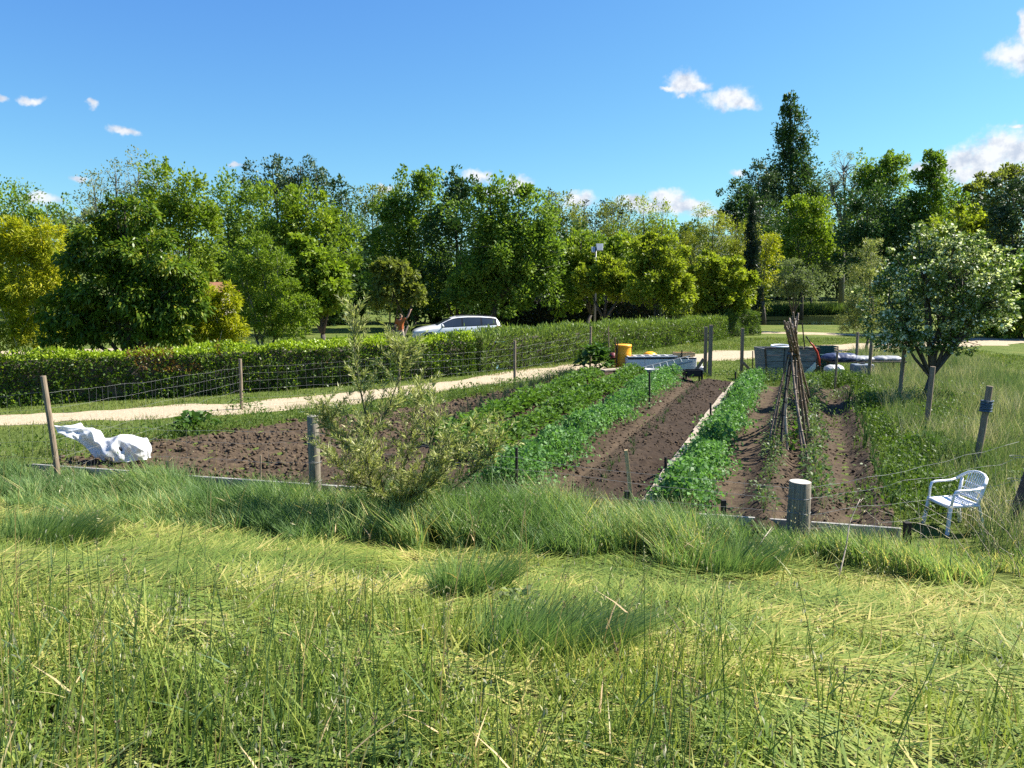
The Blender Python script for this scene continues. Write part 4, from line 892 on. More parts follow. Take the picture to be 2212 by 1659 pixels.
    g = Leaves().blades(P3(x, y, -.01), H, rng.uniform(.008, .016, n)*(1+y*.02), np.stack([np.cos(a)*ll, np.sin(a)*ll], 1), tint)
    o = link_mesh('lawn_grass', g.mesh('lawn_grass'), M['grass_lawn']); setp(o, 'short lawn grass along both sides of the sandy track', 'grass', kind='stuff')
    # reeds on the far pond bank and rough grass at its near side
    x, y = scatter(16000, 12, 46, 76.8, 79.6, lambda x, y: fbm(x*.5, y*.2, 131) > .36); n = len(x)
    H = rng.uniform(.5, 1.35, n); a = rng.uniform(0, 2*pi, n)
    g = Leaves().blades(P3(x, y, -.1), H, rng.uniform(.05, .09, n), np.stack([np.cos(a), np.sin(a)], 1)*(H*.25)[:, None], rng.uniform(.2, .9, n))
    o = link_mesh('reeds', g.mesh('reeds'), M['reed']); setp(o, 'dark green reeds along the far bank of the pond', 'reeds', kind='stuff')

# stems standing close to the camera
def build_stems():
    L = Leaves(); HK = Leaves(); SD = Leaves()
    def stem(x, y, h, lean, w, tint, head):
        b = np.array([x, y, tz(x, y)-.02]); k = 5; q = np.linspace(0, 1, k+1); az = random.uniform(0, pi)
        pts = np.stack([b[0]+lean[0]*q**2, b[1]+lean[1]*q**2, b[2]+h*(q-.08*q*q*math.hypot(*lean)/max(h, .01))], 1)
        for sa in (az, az+pi/2):
            sd = np.array([math.cos(sa), math.sin(sa), 0])*w/2
            V = np.stack([p+s*sd*(1-.55*t) for p, t in zip(pts, q) for s in (-1, 1)])
            Fq = np.array([[2*i, 2*i+1, 2*i+3, 2*i+2] for i in range(k)]); L.add(V, Fq, np.array([tint]), len(V))
        top = pts[-1]
        if head == 'oat':
            m = random.randint(6, 13); P = []; D = []
            for _ in range(m):
                t = random.uniform(.62, 1.0); c = b+np.array([lean[0]*t**2, lean[1]*t**2, h*t]); off = np.array([random.gauss(0, .03), random.gauss(0, .03), -.01]); P.append(c+off); D.append([random.gauss(0, .35)+off[0]*4, random.gauss(0, .35), -1])
            HK.leaves(np.array(P), np.array(D), np.full(m, .026)*np.random.uniform(.8, 1.2), .0065, rng.uniform(.1, 1, m), fold=.5)
        elif head == 'plantain':
            m = 26; a = rng.uniform(0, 2*pi, m); z = rng.uniform(-.035, .002, m); r = .0035
            SD.leaves(top+np.stack([r*np.cos(a), r*np.sin(a), z], 1)*1.0, np.stack([np.cos(a), np.sin(a), np.full(m, 1.2)], 1), .009, .004, rng.uniform(0, 1, m))
        elif head == 'brome':
            m = random.randint(10, 18); t = rng.uniform(.8, 1, m); c = np.stack([b[0]+lean[0]*t**2, b[1]+lean[1]*t**2, b[2]+h*t], 1)
            HK.leaves(c, np.stack([rng.normal(.3, .4, m), rng.normal(0, .4, m), rng.uniform(-.4, .9, m)], 1), .018, .004, rng.uniform(0, .5, m), fold=.4)
        if random.random() < .5:      # a leaf on the stem
            t = random.uniform(.25, .6); c = b+np.array([lean[0]*t**2, lean[1]*t**2, h*t]); a = random.uniform(0, 2*pi); l_ = random.uniform(.08, .2)
            L.blades(c[None], np.array([l_*.6]), np.array([w*1.8]), np.array([[math.cos(a)*l_, math.sin(a)*l_]]), np.array([min(1, tint+.1)]), curve=1.3)
    cnt = 0
    while cnt < 900:
        y = 1.75+random.random()**1.5*3.6; x = random.uniform(-1, 1)*(y*.74+.25)
        left = x < .3*y
        if random.random() > (.95 if left and y < 4 else .28): continue
        h = random.uniform(.16, .55)*(1.1 if left else .8); 
        if random.random() < .12: h *= 1.5
        r = random.random(); hd = 'plantain' if r < .17 else 'oat' if r < .30 else 'brome' if r < .38 else None
        ln = random.uniform(.02, .35)*h; a = random.gauss(.6, 1.2)
        stem(x, y, h, (math.cos(a)*ln, math.sin(a)*ln), random.uniform(.003, .0058), random.choice([.15, .35, .5, .6, .78, .95]), hd); cnt += 1
    # the tallest ones, reaching into the plot from below
    for u, v0, h, l, tn, hd in ((1565, 1690, 1.02, (-.05, .1), .15, 'oat'), (1650, 1700, .72, (-.16, .1), .1, 'brome'), (1480, 1690, .80, (.05, .0), .2, 'brome'), (735, 1640, .70, (.02, .05), .12, None), (600, 1650, .55, (.10, .0), .1, None), (660, 1660, .6, (.06, 0), .2, None),
                               (330, 1650, .5, (-.02, 0), .15, None), (140, 1680, .95, (.32, .1), .8, 'oat'), (1040, 1620, .68, (-.35, .1), .6, 'oat'), (1770, 1690, .95, (-.1, .1), .65, 'oat'), (2100, 1660, .85, (.2, 0), .8, 'oat'), (2010, 1650, .6, (-.12, 0), .9, 'oat'), (1950, 1640, .75, (.1, .05), .5, 'oat'), (20, 1640, .75, (.02, 0), .9, 'oat'), (480, 1640, .45, (-.08, 0), .2, None), (430, 1620, .45, (-.05, 0), .2, None), (955, 1650, .5, (.03, 0), .5, 'plantain'), (1240, 1650, .6, (-.05, 0), .5, 'oat')):
        x, y = gp(u, v0, 1.42); stem(x, y, h*.75, (l[0]*.75, l[1]), .0055, tn, hd)
    # scattered oat stems above the tall band
    for _ in range(620):
        y = random.uniform(6.2, 12); x = random.uniform(-.74, .74)*y
        t = edge_y(x)-y
        if not (0 < t < 3.4): continue
        h = random.uniform(.45, .85)*(.8 if x > 2 else 1); a = random.gauss(.3, .9); ln = random.uniform(.1, .5)*h
        stem(x, y, h, (math.cos(a)*ln, math.sin(a)*ln), .006, random.choice([.5, .7, .85, .95]), random.choice(['oat', 'oat', 'brome', None]))
    o = link_mesh('grass_stems', L.mesh('grass_stems'), M['grass_stem']); setp(o, 'thin standing grass stems and wild oat stalks on the bank', 'grass', kind='stuff')
    o = link_mesh('oat_husks', HK.mesh('oat_husks'), M['husk']); setp(o, 'pale dry wild oat husks hanging from the grass stems', 'grass', kind='stuff')
    o = link_mesh('plantain_heads', SD.mesh('plantain_heads'), M['seedhead']); setp(o, 'small brown plantain seed heads among the grass', 'grass', kind='stuff')
def tussock(label, u, v, n, R, Hm, bias, group='grass tussocks'):
    z = .3
    for _ in range(6): x, y = gp(u, v, z); z = tz(x, y)
    root = np.array([x, y, z]); a = rng.uniform(0, 2*pi, n); r = R*rng.uniform(0, 1, n)**.6
    px, py = r*np.cos(a), r*np.sin(a)*.7; H = Hm*rng.uniform(.45, 1.1, n); ll = H*rng.uniform(.35, 1.5, n)
    aa = a+rng.normal(0, .5, n)
    lean = np.stack([np.cos(aa)*ll*.6+bias[0]*H, np.sin(aa)*ll*.4+bias[1]*H], 1)
    g = Leaves().blades(np.stack([px, py, terrain(x+px, y+py)-z-.01], 1), H, rng.uniform(.005, .010, n), lean, np.clip(.42+rng.normal(0, .2, n), 0, 1), curve=1.7)
    o = link_mesh('grass_tussock', g.mesh('grass_tussock'), M['grass_tall'], loc=tuple(root)); setp(o, label, 'grass tussock', group)
build_grass(); build_stems()
tussock('large flattened grass tussock with a dark hollow beneath on the mown bank', 1180, 1425, 1900, .36, .30, (.7, .15))
tussock('upright dark green grass tussock at the border of the mown bank', 1010, 1300, 1100, .26, .36, (.3, .1))
tussock('bent grass tussock in the tall grass at the frame edge under the white sheet', 110, 1175, 1600, .45, .36, (.5, .2))
tussock('grey-green grass tussock below the thick cut stump', 1590, 1240, 1300, .4, .40, (.5, .1))
tussock('grass tussock at the foot of the wired log post', 600, 1100, 1000, .35, .45, (.2, 0))

# ------------------------------------------------------------------ vegetable plants
def bush_mesh(n, R, H, leaf, wr, up=.3, dome=True, compound=False, tb=.45):
    a = rng.uniform(0, 2*pi, n); q = rng.uniform(0, 1, n)**.5; z = H*(1-.65*q**2)*rng.uniform(.35, 1, n)**.6
    P = np.stack([q*R*np.cos(a), q*R*np.sin(a), z], 1); O = np.stack([np.cos(a)*q, np.sin(a)*q, np.full(n, .35)], 1)
    D = O+rng.normal(0, .45, (n, 3)); D[:, 2] += up-.35; nr = rng.normal(0, .35, (n, 3)); nr[:, 2] += 1
    sz = leaf*rng.uniform(.6, 1.3, n); L = Leaves().leaves(P, D, sz, sz*wr, np.clip(tb+rng.normal(0, .2, n)+.25*(z/H-.6), 0, 1), nrm=nr, droop=.15)
    ns = 7; b = np.zeros((ns, 3)); e = rng.normal(0, R*.45, (ns, 2)); L.blades(b, np.full(ns, H*.75), np.full(ns, .012), e, np.full(ns, .6), curve=1.2)
    return L.mesh('plant_leaves')
def tuft_mesh(n, H, w, spread, tb=.45):
    a = rng.uniform(0, 2*pi, n); h = H*rng.uniform(.6, 1.1, n); ll = h*rng.uniform(.08, spread, n)
    L = Leaves()
    for da in (0, pi/2): L.blades(np.zeros((n, 3))-[0, 0, .02], h, np.full(n, w), np.stack([np.cos(a), np.sin(a)], 1)*ll[:, None], np.clip(tb+rng.normal(0, .18, n), 0, 1), curve=2.0, ang=a+da)
    return L.mesh('plant_leaves')
def plant_row(name, label, cat, group, meshes, mat, s, t0, t1, step, js=.05, smin=.8, smax=1.15, skip=0.0):
    """each plant of the row is an object of its own"""
    protos = []
    for m in meshes:
        o = bpy.data.objects.new(name, m); m.materials.append(M[mat]); COL.objects.link(o); setp(o, label, cat, group); protos.append(o)
    used = set(); t = t0; k = 0
    while t < t1:
        if random.random() >= skip:
            i = random.randrange(len(protos)); sc = random.uniform(smin, smax)
            x, y = st_xy(s+random.gauss(0, js), t+random.uniform(-.3, .3)*step)
            if i in used: o = protos[i].copy(); COL.objects.link(o)
            else: o = protos[i]; used.add(i)
            o.location = (x, y, base_z(x, y)-.015); o.rotation_euler = (0, 0, random.uniform(0, 6.28)); o.scale = (sc, sc, sc)
        t += step
    for i, o in enumerate(protos):
        if i not in used: bpy.data.objects.remove(o)
def build_crops():
    pot = lambda: [bush_mesh(230, .37, .42, .105, .62) for _ in range(4)]
    plant_row('potato_plant', 'bushy potato plant in the row beside the onions', 'potato plant', 'potato plants beside the onions', pot(), 'potato', ROWS['potA'], 12.6, 23.7, .36)
    plant_row('potato_plant', 'bushy potato plant in the row beside the staked peas', 'potato plant', 'potato plants beside the peas', pot(), 'potato', ROWS['potB'], 11.6, 24.4, .36)
    plant_row('onion_plant', 'thin blue-green onion tuft in the bare outer row', 'onion plant', 'onions in the outer row', [tuft_mesh(9, .42, .010, .5) for _ in range(4)], 'onion', ROWS['onion'], 13.6, 26, .155, js=.09)
    plant_row('onion_plant', 'smaller onion tuft of the second thin onion line', 'onion plant', 'second line of onions', [tuft_mesh(7, .30, .009, .5) for _ in range(3)], 'onion', ROWS['onion']-.32, 17.5, 26, .22, js=.06)
    plant_row('garlic_plant', 'sparse young garlic plant on the open brown bed', 'garlic plant', 'young garlic on the open bed', [tuft_mesh(6, .22, .012, .9, .65) for _ in range(3)], 'leek', -2.95, 11.0, 23.5, .42, js=.08, skip=.15, smin=.6)
    plant_row('leek_plant', 'thin leek in the line along the fence side', 'leek plant', 'leeks along the fence side', [tuft_mesh(7, .34, .012, .5) for _ in range(3)], 'leek', ROWS['leek'], 10.2, 20.5, .30, js=.06, smin=.7)
    plant_row('seeding_onion', 'tall flowering onion tuft standing above the leeks', 'onion plant', None, [tuft_mesh(16, .85, .016, .45)], 'leek', 1.0, 20.4, 20.5, .3, js=0)
    plant_row('seeding_onion', 'tall onion tuft in the middle of the leek line', 'onion plant', None, [tuft_mesh(14, .6, .016, .45)], 'leek', 1.08, 15.4, 15.5, .3, js=0)
    tom = lambda: [bush_mesh(80, .20, .40, .065, .55, tb=.5) for _ in range(4)]
    plant_row('tomato_plant', 'small tomato plant in the row between soil path and canes', 'tomato plant', 'tomatoes between path and canes', tom(), 'tomato', ROWS['tomA'], 10.2, 24.5, .50, js=.06, smin=.55, smax=1.1)
    plant_row('tomato_plant', 'small tomato plant in the row past the canes', 'tomato plant', 'tomatoes past the canes', tom(), 'tomato', ROWS['tomB'], 10.6, 24.5, .50, js=.06, smin=.6, smax=1.25)
    plant_row('bean_plant', 'broad-leaved bean seedling under the canes', 'bean plant', 'bean seedlings under the canes', [bush_mesh(14, .15, .22, .12, .8) for _ in range(2)], 'potato', -.12, 15.0, 22.5, .75, js=.06)
    # pea rows: tangled vines nobody could count
    for s, t0, t1, w, h, lab in ((ROWS['pea1'], 10.0, 24.5, .42, .55, 'dense tangled pea vines on dark stakes next to the potatoes'), (ROWS['pea2'], 9.9, 24.6, .33, .52, 'dense tangled pea vines beside the bleached planks')):
        n = int((t1-t0)*1700); S = rng.normal(0, .5, n); T = rng.uniform(t0, t1, n); edge = np.clip(1-np.abs(S)*.55, .1, 1)
        S = S*w*1.1*(1+.7*(fbm(T*1.4, T*0, 141)-.5)*2); hh = h*(.35+1.3*fbm(T*1.7, S*3, 143))*(1-.5*np.clip(np.abs(S)/w-.35, 0, 1))
        Z = hh*rng.uniform(.12, 1, n)**.55; x, y = st_xy(s+S, T)
        P = np.stack([x, y, terrain(x, y)+.04+Z], 1); D = rng.normal(0, .7, (n, 3)); D[:, 2] += .25; nr = rng.normal(0, .5, (n, 3)); nr[:, 2] += .9
        sz = rng.uniform(.03, .09, n); L = Leaves().leaves(P, D, sz, sz*.75, np.clip(.42+rng.normal(0, .2, n)+(fbm(x*1.5, y*1.5, 145)-.5)*.5, 0, 1), nrm=nr)
        m = n//14; i = rng.integers(0, n, m); a = rng.uniform(0, 2*pi, m); L.blades(P[i]-[0, 0, .12], rng.uniform(.1, .25, m), np.full(m, .006), np.stack([np.cos(a), np.sin(a)], 1)*.06, rng.uniform(.6, 1, m))
        m = 60; i = rng.integers(0, n, m)
        o = link_mesh('pea_vines', L.mesh('pea_vines'), M['pea']); setp(o, lab, 'pea vines', kind='stuff')
    # weeds
    def weeds(label, pts, n, hmax, spread, leaf=.06, mat='weed'):
        P, _ = dense(pts, [1]*len(pts), 30); i = rng.integers(0, len(P), n); cl = rng.integers(0, 90, n)
        cx = P[rng.integers(0, len(P), 90)]+rng.normal(0, spread, (90, 2)); k = rng.uniform(0, 1, n) < .75
        x = np.where(k, cx[cl, 0]+rng.normal(0, .16, n), P[i, 0]+rng.normal(0, spread, n)); y = np.where(k, cx[cl, 1]+rng.normal(0, .16, n), P[i, 1]+rng.normal(0, spread, n))
        hh = hmax*(.3+.9*fbm(x*1.2, y*1.2, 151)); Q = np.stack([x, y, terrain(x, y)+.02+hh*rng.uniform(.05, 1, n)**.8], 1)
        D = rng.normal(0, .6, (n, 3)); D[:, 2] += .35; nr = rng.normal(0, .4, (n, 3)); nr[:, 2] += 1; sz = leaf*rng.uniform(.5, 1.4, n)
        L = Leaves().leaves(Q, D, sz, sz*.5, np.clip(.45+rng.normal(0, .22, n), 0, 1), nrm=nr)
        m = n//3; i = rng.integers(0, n, m); a = rng.uniform(0, 2*pi, m); B = Q[i].copy(); B[:, 2] = terrain(B[:, 0], B[:, 1]); L.blades(B, rng.uniform(.1, 1, m)*hmax, np.full(m, .008), np.stack([np.cos(a), np.sin(a)], 1)*rng.uniform(.02, .2, (m, 1)), rng.uniform(.3, 1, m))
        o = link_mesh('weeds', L.mesh('weeds'), M[mat]); setp(o, label, 'weeds', kind='stuff')
    weeds('leafy weeds along the lawn edge of the plot', [(-8.6, 13.9), (-7.2, 15.3), (-4.9, 17.6), (-2.2, 20.1), (-.3, 22.6), (1.6, 25.6)], 6500, .38, .28)
    weeds('leafy weeds between the leek line and the fence', [st_xy(1.75, 12.6), st_xy(1.75, 14), st_xy(1.7, 18), st_xy(1.6, 23)], 9500, .42, .30)
    weeds('thin weeds by the log post along the near edge', [(-6.5, 12.2), (-3, 11.3), (0, 10.5), (2.4, 9.8)], 900, .35, .2, .045)
    weeds('weeds around the white chair', [(5.4, 10.4), (6.1, 10.6), (6.9, 11.2)], 2400, .34, .4)
    weeds('weeds growing round the timber bin and under the stored tarpaulins', [st_xy(-1.4, 25.2), st_xy(.3, 25.6), st_xy(1.3, 25.4), st_xy(2.0, 24.6)], 5200, .55, .35)
    weeds('rank green weeds under the silver poplar and round the fence posts', [st_xy(2.2, 13), st_xy(2.4, 17), st_xy(2.6, 21), st_xy(3.6, 24)], 9000, .5, .55, .06)
    weeds('weeds in front of the white cabinet', [st_xy(-6.4, 26.3), st_xy(-5, 26.6), st_xy(-3.4, 26.8), st_xy(-2, 27.4)], 1500, .16, .4)
    def leafy(label, u, v, n, R, H, leaf, mat='bigleaf', cat='plant', wr=.75, up=.3):
        x, y = gp(u, v); z = base_z(x, y); me = bush_mesh(n, R, H, leaf, wr, up); o = link_mesh('leafy_plant', me, M[mat], loc=(x, y, z)); setp(o, label, cat)
    leafy('tall broad-leaved plant in front of the maroon drum', 1285, 806, 260, .55, 1.15, .26)
    leafy('dark broad-leaved weed between the lawn and the bare soil', 425, 935, 130, .42, .45, .18)
    leafy('branching weed with small leaves at the foot of the second fence post', 530, 905, 260, .45, .62, .07, 'weed', wr=.5)
    leafy('low broad-leaved dock plant near the white chair', 2000, 985, 110, .45, .38, .22)
    leafy('low dock plant in the mown grass at the bottom of the picture', 1120, 1605, 70, .16, .14, .06, 'grey_green')
    leafy('grey-green cabbage clump at the end of the potato row', 1315, 800, 70, .3, .3, .16, 'grey_green')
build_crops()
def clods():
    n = 42000; s = rng.uniform(-13.4, 1.3, n); t = rng.uniform(8.5, 26, n); x, y = st_xy(s, t)
    p = np.where(s < -7.6, .95, np.where((s > -3.3) & (s < -2.15), .7, .42)); k = in_poly(x, y, SOIL*1.0) & (rng.uniform(0, 1, n) < p*np.clip(fbm(x*1.1, y*1.1, 181)*2.2-.35, .1, 1)) & ~((s > -1.15) & (s < -.7)); x, y, s, t = x[k], y[k], s[k], t[k]; n = len(x)
    z = terrain(x, y)+.03+soil_height(s, t); r = rng.uniform(.010, .032, n)*np.where(s < -7.6, 1.25, .85)*(1+(rng.uniform(0, 1, n) < .06)*.8)
    C = np.array([(a, b, c) for c in (-1, 1) for b in (-1, 1) for a in (-1, 1)], float)*.62
    V = C[None]*(1+rng.normal(0, .28, (n, 8, 3))); an = rng.uniform(0, 2*pi, n); ca, sa = np.cos(an)[:, None], np.sin(an)[:, None]
    X = V[..., 0]*ca-V[..., 1]*sa; Y = V[..., 0]*sa+V[..., 1]*ca; V = np.stack([X, Y, V[..., 2]*.75], -1)*r[:, None, None]+np.stack([x, y, z+r*.25], 1)[:, None, :]
    Q = np.array([(0, 2, 3, 1), (4, 5, 7, 6), (0, 1, 5, 4), (2, 6, 7, 3), (0, 4, 6, 2), (1, 3, 7, 5)])
    Fq = (np.arange(n)[:, None, None]*8+Q[None]).reshape(-1, 4)
    o = link_mesh('soil_clods', np_mesh('soil_clods', V.reshape(-1, 3), Fq, np.repeat(rng.uniform(.25, .95, n)+.35*(s < -7.6), 8)), SOILMAT); setp(o, 'crumbly earth clods strewn over the tilled beds', 'soil clods', kind='stuff')
clods()
# ------------------------------------------------------------------ fences, posts, stakes
def gpt(u, v):
    x, y = gp(u, v); return np.array([x, y, base_z(x, y)])
def wob(a, b, n=8, sag=.03, j=.008):
    a = np.array(a, float); b = np.array(b, float)
    return [tuple(a+(b-a)*q+np.array([random.gauss(0, j), random.gauss(0, j), -sag*4*q*(1-q)+random.gauss(0, j)])) for q in np.linspace(0, 1, n)]
def fence(label, posts, strands, mesh_step, group=None, wr=.0014, mat='post', base_i=0):
    """posts: (x, y, height, radius, leanx)"""
    B = np.array([posts[base_i][0], posts[base_i][1], tz(*posts[base_i][:2])]); root = thing('wire_fence', label, 'fence', B)
    tops = []
    for (x, y, h, r, lx) in posts:
        z = base_z(x, y)-B[2]; p = Vector((x-B[0], y-B[1], z)); g = MB()
        g.tube([p+Vector((0, 0, -.3)), p, p+Vector((lx*.5+random.uniform(-.01, .01), 0, h*.5)), p+Vector((lx, 0, h))], [r*1.05, r, r*.97, r*.93], 10)
        o = g.build('post', M[mat], root, bevel=.004, smooth=False); tops.append((p, h, lx))
    for (a, ha, la), (b, hb, lb) in zip(tops, tops[1:]):
        lines = []
        g = MB(); L = (b-a).length; n = max(4, int(L/.5))
        for f in strands:
            pa = a+Vector((la*f, -.03, ha*f)); pb = b+Vector((lb*f, -.03, hb*f)); ln = wob(pa, pb, n, sag=.03*random.uniform(.3, 1.6), j=.012); lines.append(ln)
            g.tube(ln, wr, 4, cap=False)
        if mesh_step:
            k = int(L/mesh_step)
            for i in range(1, k):
                q = i/k; top = Vector(a+(b-a)*q)+Vector((random.gauss(0, .02), -.03, (ha+(hb-ha)*q)*strands[-1])); bot = Vector(a+(b-a)*q)+Vector((random.gauss(0, .03), -.03, .03))
                g.tube(wob(top, bot, 5, sag=0, j=.012), wr*.7, 4, cap=False)
        g.build('wire', M['wire'], root)
    return root
def pxpost(u, vb, h, r, lx=0.0, d=None):
    if d: x = at(u, 600, d)[0]; y = d
    else: x, y = gp(u, vb)
    return (x, y, h, r, lx)
fence('woven wire fence with thin round posts along the sandy track', [(-10.6, 13.0, 1.3, .04, 0), pxpost(128, 1045, 1.72, .045, -.12), pxpost(522, 885, 1.28, .045, .02), pxpost(862, 860, 1.4, .04, .02), pxpost(1112, 832, 1.39, .045), pxpost(1275, 800, 1.58, .045)], [.10, .24, .40, .55, .70, .84], .22, base_i=1)
rf = fence('wire fence with brown square-cut posts through the meadow grass', [pxpost(2105, 1020, 1.46, .055, .14), pxpost(1998, 945, 1.48, .055, .06), pxpost(1942, 872, 1.42, .055, .05), pxpost(1890, 0, 1.45, .055, .02, d=23.2), pxpost(1860, 0, 1.46, .05, 0, d=26.6)], [.3, .58, .85], 0)
def rope_coil():
    x, y, h, r, lx = pxpost(2105, 1020, 1.46, .055, .14); z = base_z(x, y); g = MB()
    for k in range(8):
        zz = h*.70+k*.024+.02; c = (lx*zz/h, 0, zz); R = .082+random.uniform(-.006, .008)
        g.tube([(c[0]+R*math.cos(a), R*math.sin(a), zz+random.uniform(-.006, .006)) for a in np.linspace(0, 2*pi, 17)], .013, 6, cap=False)
    o = g.build('rope_coil', M['rope'], loc=(x, y, z), smooth=True); setp(o, 'coil of blue-grey rope wound round the fence post behind the chair', 'rope')
rope_coil()
def corner_fence():
    s = gpt(1722, 1172); l = gpt(682, 1085); c = np.array(at(2186, 1100, 9.6)); p0 = gpt(128, 1045)
    B = l; root = thing('wire_fence', 'low wire fence of thick log posts along the near edge of the plot', 'fence', B)
    def logp(p, h, r, lx, mat, flare=1.0):
        q = Vector(p-B); g = MB(); n = 18
        hs = [-.3, 0, .08, .25, h*.6, h]; rs = [r*flare*1.05, r*flare, r*(1+(flare-1)*.55), r*(1+(flare-1)*.15), r, r*.97]
        g.tube([q+Vector((lx*a/h, 0, a)) for a in hs], rs, n)
        for i, v in enumerate(g.v):      # flats, splits and knots
            a = math.atan2(v[1]-q.y, v[0]-q.x-lx*(v[2]-q.z)/h); k = 1+.035*math.sin(a*2+p[0])+.012*math.sin(a*5+v[2]*3)
            cx = q.x+lx*(v[2]-q.z)/h; g.v[i] = (cx+(v[0]-cx)*k, q.y+(v[1]-q.y)*k, v[2])
        o = g.build('log_post', M[mat], root, bevel=.008); me = o.data; me.materials.append(M['logtop'])
        for f in me.polygons:
            if f.normal.z > .8: f.material_index = 1
            else: f.use_smooth = True
        return o
    logp(l, 1.27, .085, 0, 'log')['label'] = 'tall log post beside the willow sapling, its top half hidden by leaves'
    logp(s, .77, .13, .0, 'log', 1.28)['label'] = 'short thick sawn stump post with a flared foot'
    c[2] = base_z(c[0], c[1]); logp(c, 1.42, .07, .36, 'bluewood_dark')['label'] = 'dark leaning corner post at the frame edge'
    P = [Vector(p-B) for p in (p0, l, s, c)]; H = [1.0, 1.1, .72, 1.2]; R = [-.0, .09, .125, .07]
    for i in range(3):
        g = MB()
        for f in (.30, .55, .80, .97):
            a = P[i]+Vector((0, -R[i], H[i]*f)); b = P[i+1]+Vector((0, -R[i+1], H[i+1]*f)); g.tube(wob(a, b, 12, sag=.04, j=.015), .0018, 4, cap=False)
        L = (P[i+1]-P[i]).length; k = int(L/.33)
        for j in range(1, k):
            q = j/k; a = P[i].lerp(P[i+1], q); g.tube(wob(a+Vector((0, -.1, .02)), a+Vector((random.gauss(0, .03), -.1, (H[i]*(1-q)+H[i+1]*q)*.97)), 4, sag=0, j=.01), .0011, 3, cap=False)
        for z in (.3, .55, .8):      # wire turns round the log
            q = P[i+1]; g.tube([q+Vector((R[i+1]*1.1*math.cos(a), R[i+1]*1.1*math.sin(a), z*H[i+1])) for a in np.linspace(0, 2*pi, 15)], .003, 4, cap=False)
        g.build('wire', M['wire'], root)
corner_fence()

def stake(label, u, vt, vb, r, mat, lx=None, square=False, name='garden_stake', z0=None, group=None):
    p = gpt(u, vb); d = p[1]; top = at(u if lx is None else lx, vt, d); g = MB(); q = Vector(top-p)
    if square: g.beam((-q.x*.1, 0, -.2), q, r*2, r*2, up=(0, 1, 0))
    else: g.tube([(-q.x*.1, 0, -.2), q*.5, q], [r, r, r*.95], 8)
    o = g.build(name, M[mat], loc=tuple(p), bevel=.003); return setp(o, label, 'stake', group)
PS = 'dark stakes holding the pea vines'
stake('dark stake at the near end of the pea row by the potatoes', 1116, 967, 1096, .022, 'stake', group=PS)
stake('dark stake in the middle of the pea row by the potatoes', 1303, 861, 922, .024, 'stake', group=PS)
stake('tall dark stake in the pea row in front of the grey bucket', 1403, 802, 888, .026, 'stake', group=PS)
stake('dark stake in front of the white cabinet', 1473, 756, 806, .026, 'stake', group=PS)
stake('dark stake among the near pea vines by the bleached planks', 1438, 987, 1062, .024, 'stake', group=PS)
stake('dark stake halfway along the bleached planks', 1535, 870, 922, .024, 'stake', group=PS)
stake('dark stake at the far end of the bleached planks', 1589, 803, 850, .026, 'stake', group=PS)
stake('thin dark stake between the bracing post and the timber bin', 1626, 758, 806, .02, 'stake')
stake('thick black stake beside the fresh wooden stake', 1355, 1060, 1128, .036, 'stake', square=True)
stake('leaning fresh yellow wooden stake on the brown bed', 1369, 972, 1118, .024, 'newwood', lx=1352, square=True)
stake('stubby brown stake at the end of the soil path', 1536, 1082, 1126, .022, 'rust')
stake('thick black stake at the end of the soil path', 1563, 1080, 1136, .03, 'stake', square=True)
stake('squat black stake at the edging near the white chair', 1960, 1128, 1192, .036, 'stake', square=True)
stake('black stake on the bare soil in front of the white sheet', 286, 996, 1058, .026, 'stake', square=True)
stake('leaning black stake, second from the white sheet', 366, 1052-2, 1052, .03, 'stake', lx=361) if False else stake('leaning black stake, second from the white sheet', 366, 996, 1053, .028, 'stake', lx=361)
stake('reddish-brown stake, third from the white sheet', 427, 1010, 1053, .024, 'rust')
stake('pale thin stick on the bare soil by the log post', 563, 983, 1062, .014, 'post')
stake('dark stake under the willow branches at the pea row end', 1038, 1068, 1112, .03, 'stake', square=True)
stake('short dark stub standing in the edging soil by the track fence post', 52, 1012, 1030, .03, 'stake') if False else None
stake('pale stick among the tools behind the broad-leaved plant', 1317, 706, 800, .02, 'post', lx=1314)
stake('dark reddish stake leaning on the orange barrel', 1337, 728, 805, .022, 'rust', lx=1328)
stake('second reddish stake beside the maroon drum', 1330, 735, 806, .02, 'rust', lx=1335)
stake('thin brown stick behind the maroon drum', 1310, 738, 800, .014, 'rust', lx=1306)
stake('slender dark pole rising behind the bean canes', 1744, 698, 815, .022, 'stake', lx=1733, name='pole')
stake('brown post in front of the white sack and tarpaulins', 1803, 758, 842, .035, 'post', lx=1809)
def gate_post(label, u, vt, vb, r, brace, lx):
    p = gpt(u, vb); top = Vector(at(lx, vt, p[1])-p); root = thing('gate_post', label, 'post', tuple(p))
    g = MB(); g.beam((0, 0, -.3), top, r*2, r*2, up=(0, 1, 0)); g.build('post', M['post'], root, bevel=.006)
    if brace:
        a, b = (Vector(at(bu, bv, p[1]-.08)-p) for bu, bv in brace)
        g = MB(); g.beam(a, b, .09, .09, up=(0, 1, 0)); g.build('brace', M['post'], root, bevel=.005)
gate_post('slimmer of two posts standing together beside the white cabinet', 1523, 706, 809, .05, [(1503, 800), (1520, 775)], 1525)
gate_post('stouter of two posts standing together at the gateway', 1533, 702, 813, .058, None, 1536)
gate_post('single grey post with a diagonal brace between gateway and timber bin', 1602, 709, 808, .05, [(1605, 783), (1626, 804)], 1604)

